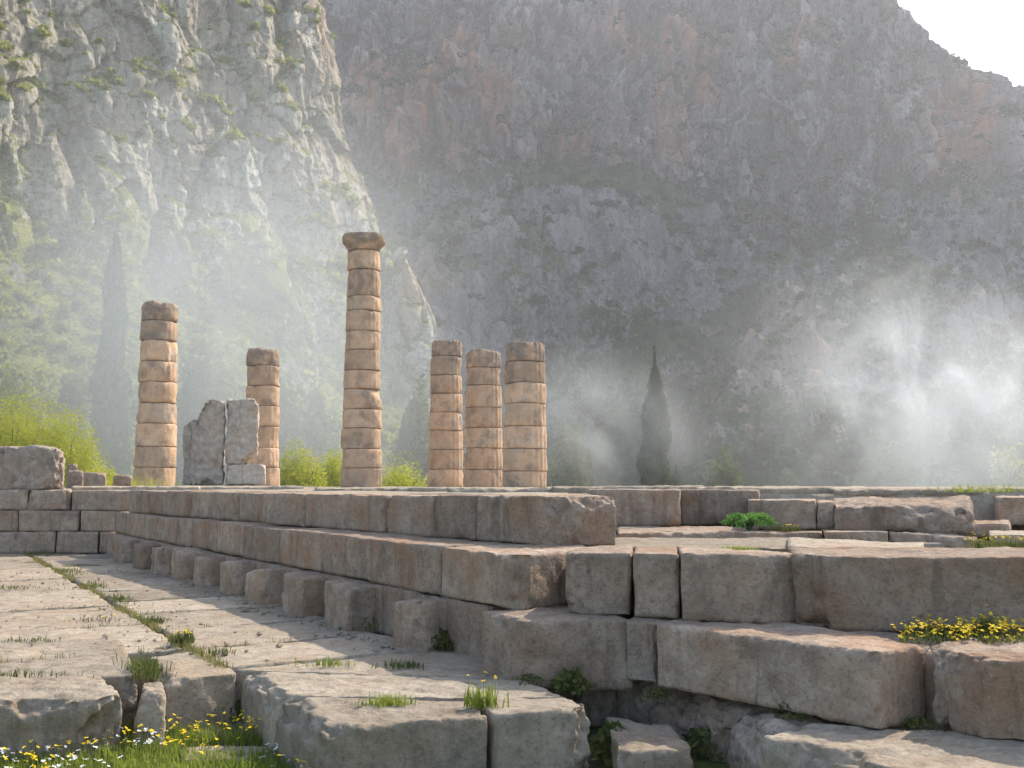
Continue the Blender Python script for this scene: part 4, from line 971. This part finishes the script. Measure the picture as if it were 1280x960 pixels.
# weeds along the main joint (pixels on the paving)
T = [
 ('long grassy weed filling the front notch of the terrace edge', (180, 838), -.02, .12, .10, 300, 'weed', 0, (.9, 2.4)),
 ('small yellow-flowered weed at the crossing of two paving joints', (228, 803), 0, .10, .09, 160, 'weed', 16, (1, 1)),
 ('weed in the paving joint behind the yellow-flowered one', (196, 778), 0, .09, .06, 120, 'weed', 0, (1, 1.6)),
 ('grass strip in the joint halfway along the terrace', (150, 751), 0, .14, .06, 160, 'weed', 0, (.8, 2.6)),
 ('grass strip in the joint two thirds along the terrace', (118, 734), 0, .15, .06, 150, 'weed', 0, (.8, 2.8)),
 ('grass strip in the joint near the far cross wall', (84, 715), 0, .18, .06, 150, 'weed', 0, (.8, 3)),
 ('weed at the far end of the grassy joint by the cross wall', (50, 694), 0, .2, .09, 120, 'weed', 0, (1.5, 2)),
 ('thin weed trailing right of the yellow-flowered weed', (272, 818), 0, .10, .05, 90, 'weed', 0, (1.2, 1)),
 ('dry sparse weed with yellow flowers left of the grassy joint', (124, 777), 0, .16, .05, 60, 'dry', 7, (1.5, .8)),
 ('low grass on the left edge of the paving', (8, 736), 0, .22, .05, 140, 'weed', 0, (2, .7)),
 ('low grass at the left edge above the left front block', (18, 845), 0, .16, .05, 120, 'weed', 0, (2, .6)),
 ('low grass in the cross joint left of the dry weed', (36, 802), 0, .16, .04, 100, 'weed', 0, (2, .6)),
 ('tall thin buttercup plant on the sunlit front slab', (603, 884), 0, .07, .13, 90, 'grass', 5, (1.3, .8)),
 ('bright grass tuft in the broken top of the front block', (487, 881), 0, .10, .055, 170, 'grass', 0, (1.5, .7)),
 ('grass tuft in the dark hollow near the shadow edge of the paving', (505, 834), 0, .11, .05, 150, 'weed', 0, (1.6, .7)),
 ('thin grass beside the shadow edge left of the hollow', (410, 832), 0, .10, .06, 80, 'grass', 0, (1.5, .7)),
]
for i, (lb, px, z, rad, h, n, mt, yl, sq) in enumerate(T):
    pt = P(px[0], px[1], 0)
    ang = math.atan2(a_[1], a_[0])
    o = tuft(lb, pt, z, rad, h, n, 700+i, mt, yellow=yl, sq=(sq[1], sq[0]) if sq[1] > 1.2 else sq, yh=.16 if yl == 5 else None)
    if sq[1] > 1.2: o.rotation_euler = (0, 0, ang)
# weeds at the feet of the stubs
for i, px in enumerate([(141, 690), (166, 697), (209, 712), (237, 722), (267, 729), (302, 736), (343, 747), (396, 764), (462, 785), (552, 812)]):
    tuft('dark green weed at the right foot of the %s stub from the near corner' % ORD[9-i], P(px[0], px[1], 0), 0, .09+.03*(i % 3), .12+.04*(i % 2), 130, 800+i, 'weed', 'weed', 'weed', 'weeds at the foot of the long wall', leafy=True)
for i, (lb, px, py, z, rad, h) in enumerate([
  ('leafy weed at the foot of the huge corner block', 660, 853, 0, .10, .06), ('dark weed left of the rubble footing', 715, 862, -.05, .12, .14), ('leafy dark plant under the streaked block', 990, 893, -.03, .10, .14),
  ('bushy dark weed beside the fallen slab', 768, 945, -.33, .14, .20), ('green weed in shade left of the low corner slab', 880, 945, -.36, .16, .18), ('low weed at the foot of the rough right edge block', 1150, 908, 0, .10, .05),
  ('dark weed growing from the rubble under the reddish block', 822, 872, -.05, .10, .07), ('weed at the inner foot of the front block above the grass', 300, 905, -.36, .16, .16), ('weed left of the short squared block', 196, 902, -.36, .12, .12)]):
    tuft(lb, P(px, py, z), z, rad, h, 220, 850+i, 'weed', 'weed', 'weed', 'shade weeds around the footing', leafy=True)
# grit and stone chips lying on the paving and at the foot of the wall
g_ = np.random.default_rng(123); N_ = 900
uu = np.concatenate([g_.random(500)*9+1.4, g_.random(400)*9+1.0]); vv2 = np.concatenate([1.24+g_.normal(size=500)*.35, -.12+np.abs(g_.normal(size=400))*.14])
uu[:160] = 3+g_.random(160)*6; vv2[:160] = 2.7+g_.normal(size=160)*.5
c_ = P0+uu[:, None]*a_+vv2[:, None]*n_
okk = uu > 1.35
c_ = c_[okk]; N_ = len(c_); sz_ = .006+.022*g_.random(N_)**3
oc = np.array([[1, 0, 0], [0, 1, 0], [-1, 0, 0], [0, -1, 0], [0, 0, .75], [0, 0, -.6]])
V = (oc[None]*(.6+.8*g_.random((N_, 6, 1))))*sz_[:, None, None]+np.concatenate([c_, np.full((N_, 1), .008)], 1)[:, None]
fc = np.array([[0, 1, 4], [1, 2, 4], [2, 3, 4], [3, 0, 4], [1, 0, 5], [2, 1, 5], [3, 2, 5], [0, 3, 5]])
gv = mesh('gravel', V.reshape(-1, 3), (np.arange(N_)[:, None, None]*6+fc[None]).reshape(-1, 3), M['pave'], False)
tag(link('gravel', gv), kind='stuff')
# fennel-like plant and small flower clumps on the upper steps
pt = P(936, 663, .77); root = empty('green_plant', (pt[0], pt[1], .765)); tag(root, 'bright feathery green plant on the upper ledge', 'plant')
g_ = np.random.default_rng(31); n = 2600
d = g_.normal(size=(n, 2)); k = g_.integers(0, 16, n); br = np.stack([np.cos(k*.39*2.1), np.sin(k*.39*2.1)], 1); t = g_.random(n)[:, None]
p = np.concatenate([br*t*np.array([.27, .16])+d*.022, (.04+.13*np.sin(np.pi*np.clip(t*.75+.15, 0, 1))*(.7+.3*np.sin(k*2.2))[:, None])*1.0+g_.normal(size=(n, 1))*.012], 1)
V, q = leaves(p, .035, 5, 0, .3); link('leaves', mesh('leaves', V, q, M['fennel'], False), (0, 0, 0), root)
VV = []; QQ = []; off = 0
for k in range(16):
    b = np.array([math.cos(k*.39*2.1)*.27, math.sin(k*.39*2.1)*.16]); v2, q2 = taper([(0, 0, 0), (b[0]*.4, b[1]*.4, .13), (b[0], b[1], .10)], [.006, .005, .002], None, 't', ns=5); VV.append(v2); QQ.append(q2+off); off += len(v2)
link('stem', mesh('stem', np.concatenate(VV), np.concatenate(QQ), M['fennel']), (0, 0, 0), root)
for i, (lb, px, py, z, rad, h, yl, hh) in enumerate([
  ('yellow flower clump on the right side of the feathery plant', 984, 664, .765, .09, .05, 18, .055), ('tiny yellow flower clump on the ledge below the lit flat block', 1048, 662, .775, .05, .05, 9, .07),
  ('green weed on the kerb stone left of the humped block', 1080, 662, .775, .09, .04, 0, .05), ('yellow flowers on thin stalks beside the tapering kerb stone', 1232, 690, .70, .10, .12, 14, .13), ('yellow flower clump before the small sunlit slab at the right edge', 1262, 688, .74, .16, .08, 26, .09),
  ('short grass in the joint behind the wedge-shaped block', 830, 690, .73, .10, .04, 0, .05), ('short grass in the joint behind the long brown block', 925, 690, .73, .09, .05, 0, .05), ('bright grass on the floor slab at the upper right', 1225, 624, 1.15, .35, .10, 0, .1), ('tall white-topped stalk above the yellow flower bed', 1235, 795, .38, .03, .10, 2, .16)]):
    tuft(lb, P(px, py, z) if z < 1 else atY(px, 12.4), z, rad, h, 160, 900+i, 'grass' if 'grass' in lb else 'weed', 'flower_clump' if yl else 'grass_tuft', 'flower clump' if yl else 'grass tuft', 'small plants on the upper steps', yellow=yl, sq=(1.6, .8), yh=hh)
pt = atY(118, 40); tuft('sunlit grass patch by the low ruined block', pt, 1.12, 1.6, .5, 900, 990, 'broom', sq=(1.6, .6))

# ------------------------------------------------------------------ smoke and haze
def smoke(name, label, px, py, Y, rx, ry, rz, dens, seed, lo=.35, hi=.75, sc=.09, tilt=0, pw=1.0):
    c = PY(px, py, Y)
    bpy_m = bpy.data.meshes.new(name)
    import bmesh
    bm = bmesh.new(); bmesh.ops.create_icosphere(bm, subdivisions=3, radius=1); bm.to_mesh(bpy_m); bm.free()
    o = link(name, bpy_m, tuple(c)); o.scale = (rx, ry, rz); o.rotation_euler = (0, R(tilt), 0); tag(o, label, 'smoke', None, 'stuff')
    t = NT(name+'_volume'); oc = t.n('ShaderNodeTexCoord').outputs['Object']
    ln = t.n('ShaderNodeVectorMath', operation='LENGTH'); t.set(ln.inputs[0], oc)
    fall = t.math('POWER', t.ramp(ln.outputs['Value'], 1.0, .0), 1.3)
    p = t.pos((1, 1, .75)); off = t.n('ShaderNodeVectorMath', operation='ADD'); t.set(off.inputs[0], p); off.inputs[1].default_value = (seed*11.3, seed*3.1, seed*5.7)
    ns = t.noise(off.outputs[0], sc, 5, .58, .9)
    d = t.math('MULTIPLY', t.math('MULTIPLY', t.ramp(ns, lo, hi), fall), dens)
    v = t.n('ShaderNodeVolumePrincipled'); v.inputs['Color'].default_value = (.92, .96, 1, 1); t.set(v.inputs['Density'], d); v.inputs['Anisotropy'].default_value = .35
    t.t.links.new(v.outputs[0], t.out.inputs['Volume']); bpy_m.materials.append(t.m)
    return o
smoke('smoke', 'dense white smoke plume drifting up at the right', 1165, 535, 92, 32, 7, 20, .125, 6, .12, .85, .06, 14)
smoke('smoke', 'brightest wisp of smoke rising inside the right-hand plume', 1160, 500, 84, 15, 4, 16, .30, 9, .38, .76, .19, 18)
smoke('smoke', 'thin blue smoke wisps in the middle distance right of the grouped columns', 750, 550, 90, 16, 5, 12, .15, 2, .25, .80, .11)
smoke('smoke', 'broad pale smoke veil over the left hillside behind the columns', 250, 425, 75, 32, 11, 29, .11, 3, .18, .80, .05)
HAZE = .00042
hz = bpy.data.meshes.new('haze'); x0, x1, y0, y1, z0, z1 = -500, 500, -180, 640, -12, 345
Vv = [(x, y, z) for z in (z0, z1) for y in (y0, y1) for x in (x0, x1)]
hz.from_pydata(Vv, [], [(0, 2, 3, 1), (4, 5, 7, 6), (0, 1, 5, 4), (2, 6, 7, 3), (0, 4, 6, 2), (1, 3, 7, 5)]); hz.update()
t = NT('haze_air'); v = t.n('ShaderNodeVolumePrincipled'); v.inputs['Color'].default_value = (.90, .94, 1, 1); v.inputs['Density'].default_value = HAZE; v.inputs['Anisotropy'].default_value = .3
t.t.links.new(v.outputs[0], t.out.inputs['Volume']); hz.materials.append(t.m)
tag(link('haze', hz), kind='stuff')

# ------------------------------------------------------------------ light, sky
SAZ, SEL = 46.0, 43.0      # azimuth right of the view axis, elevation
w = bpy.data.worlds.new('World'); scene.world = w; w.use_nodes = True
nt = w.node_tree; bg = nt.nodes['Background']; sky = nt.nodes.new('ShaderNodeTexSky'); sky.sky_type = 'NISHITA'; sky.sun_disc = False
sky.sun_elevation = R(SEL); sky.sun_rotation = R(SAZ); sky.air_density = 1.2; sky.dust_density = 3.0; sky.altitude = 500
nt.links.new(sky.outputs[0], bg.inputs[0]); bg.inputs[1].default_value = .15
sd = bpy.data.lights.new('sun', 'SUN'); sd.energy = 3.3; sd.angle = R(.5); sd.color = (1, .90, .76)
so = bpy.data.objects.new('sun', sd); COL.objects.link(so)
s = Vector((math.sin(R(SAZ))*math.cos(R(SEL)), math.cos(R(SAZ))*math.cos(R(SEL)), math.sin(R(SEL))))
so.rotation_euler = s.to_track_quat('Z', 'Y').to_euler(); so.location = (40, 20, 60)
vs = scene.view_settings; vs.view_transform = 'Standard'; vs.look = 'None'; vs.exposure = 1.13; vs.gamma = 1; vs.use_curve_mapping = False
cy = scene.cycles; cy.use_denoising = True; cy.max_bounces = 5; cy.diffuse_bounces = 3; cy.volume_bounces = 2; cy.transmission_bounces = 3
cy.volume_step_rate = 1.0; cy.volume_max_steps = 64; cy.use_adaptive_sampling = True
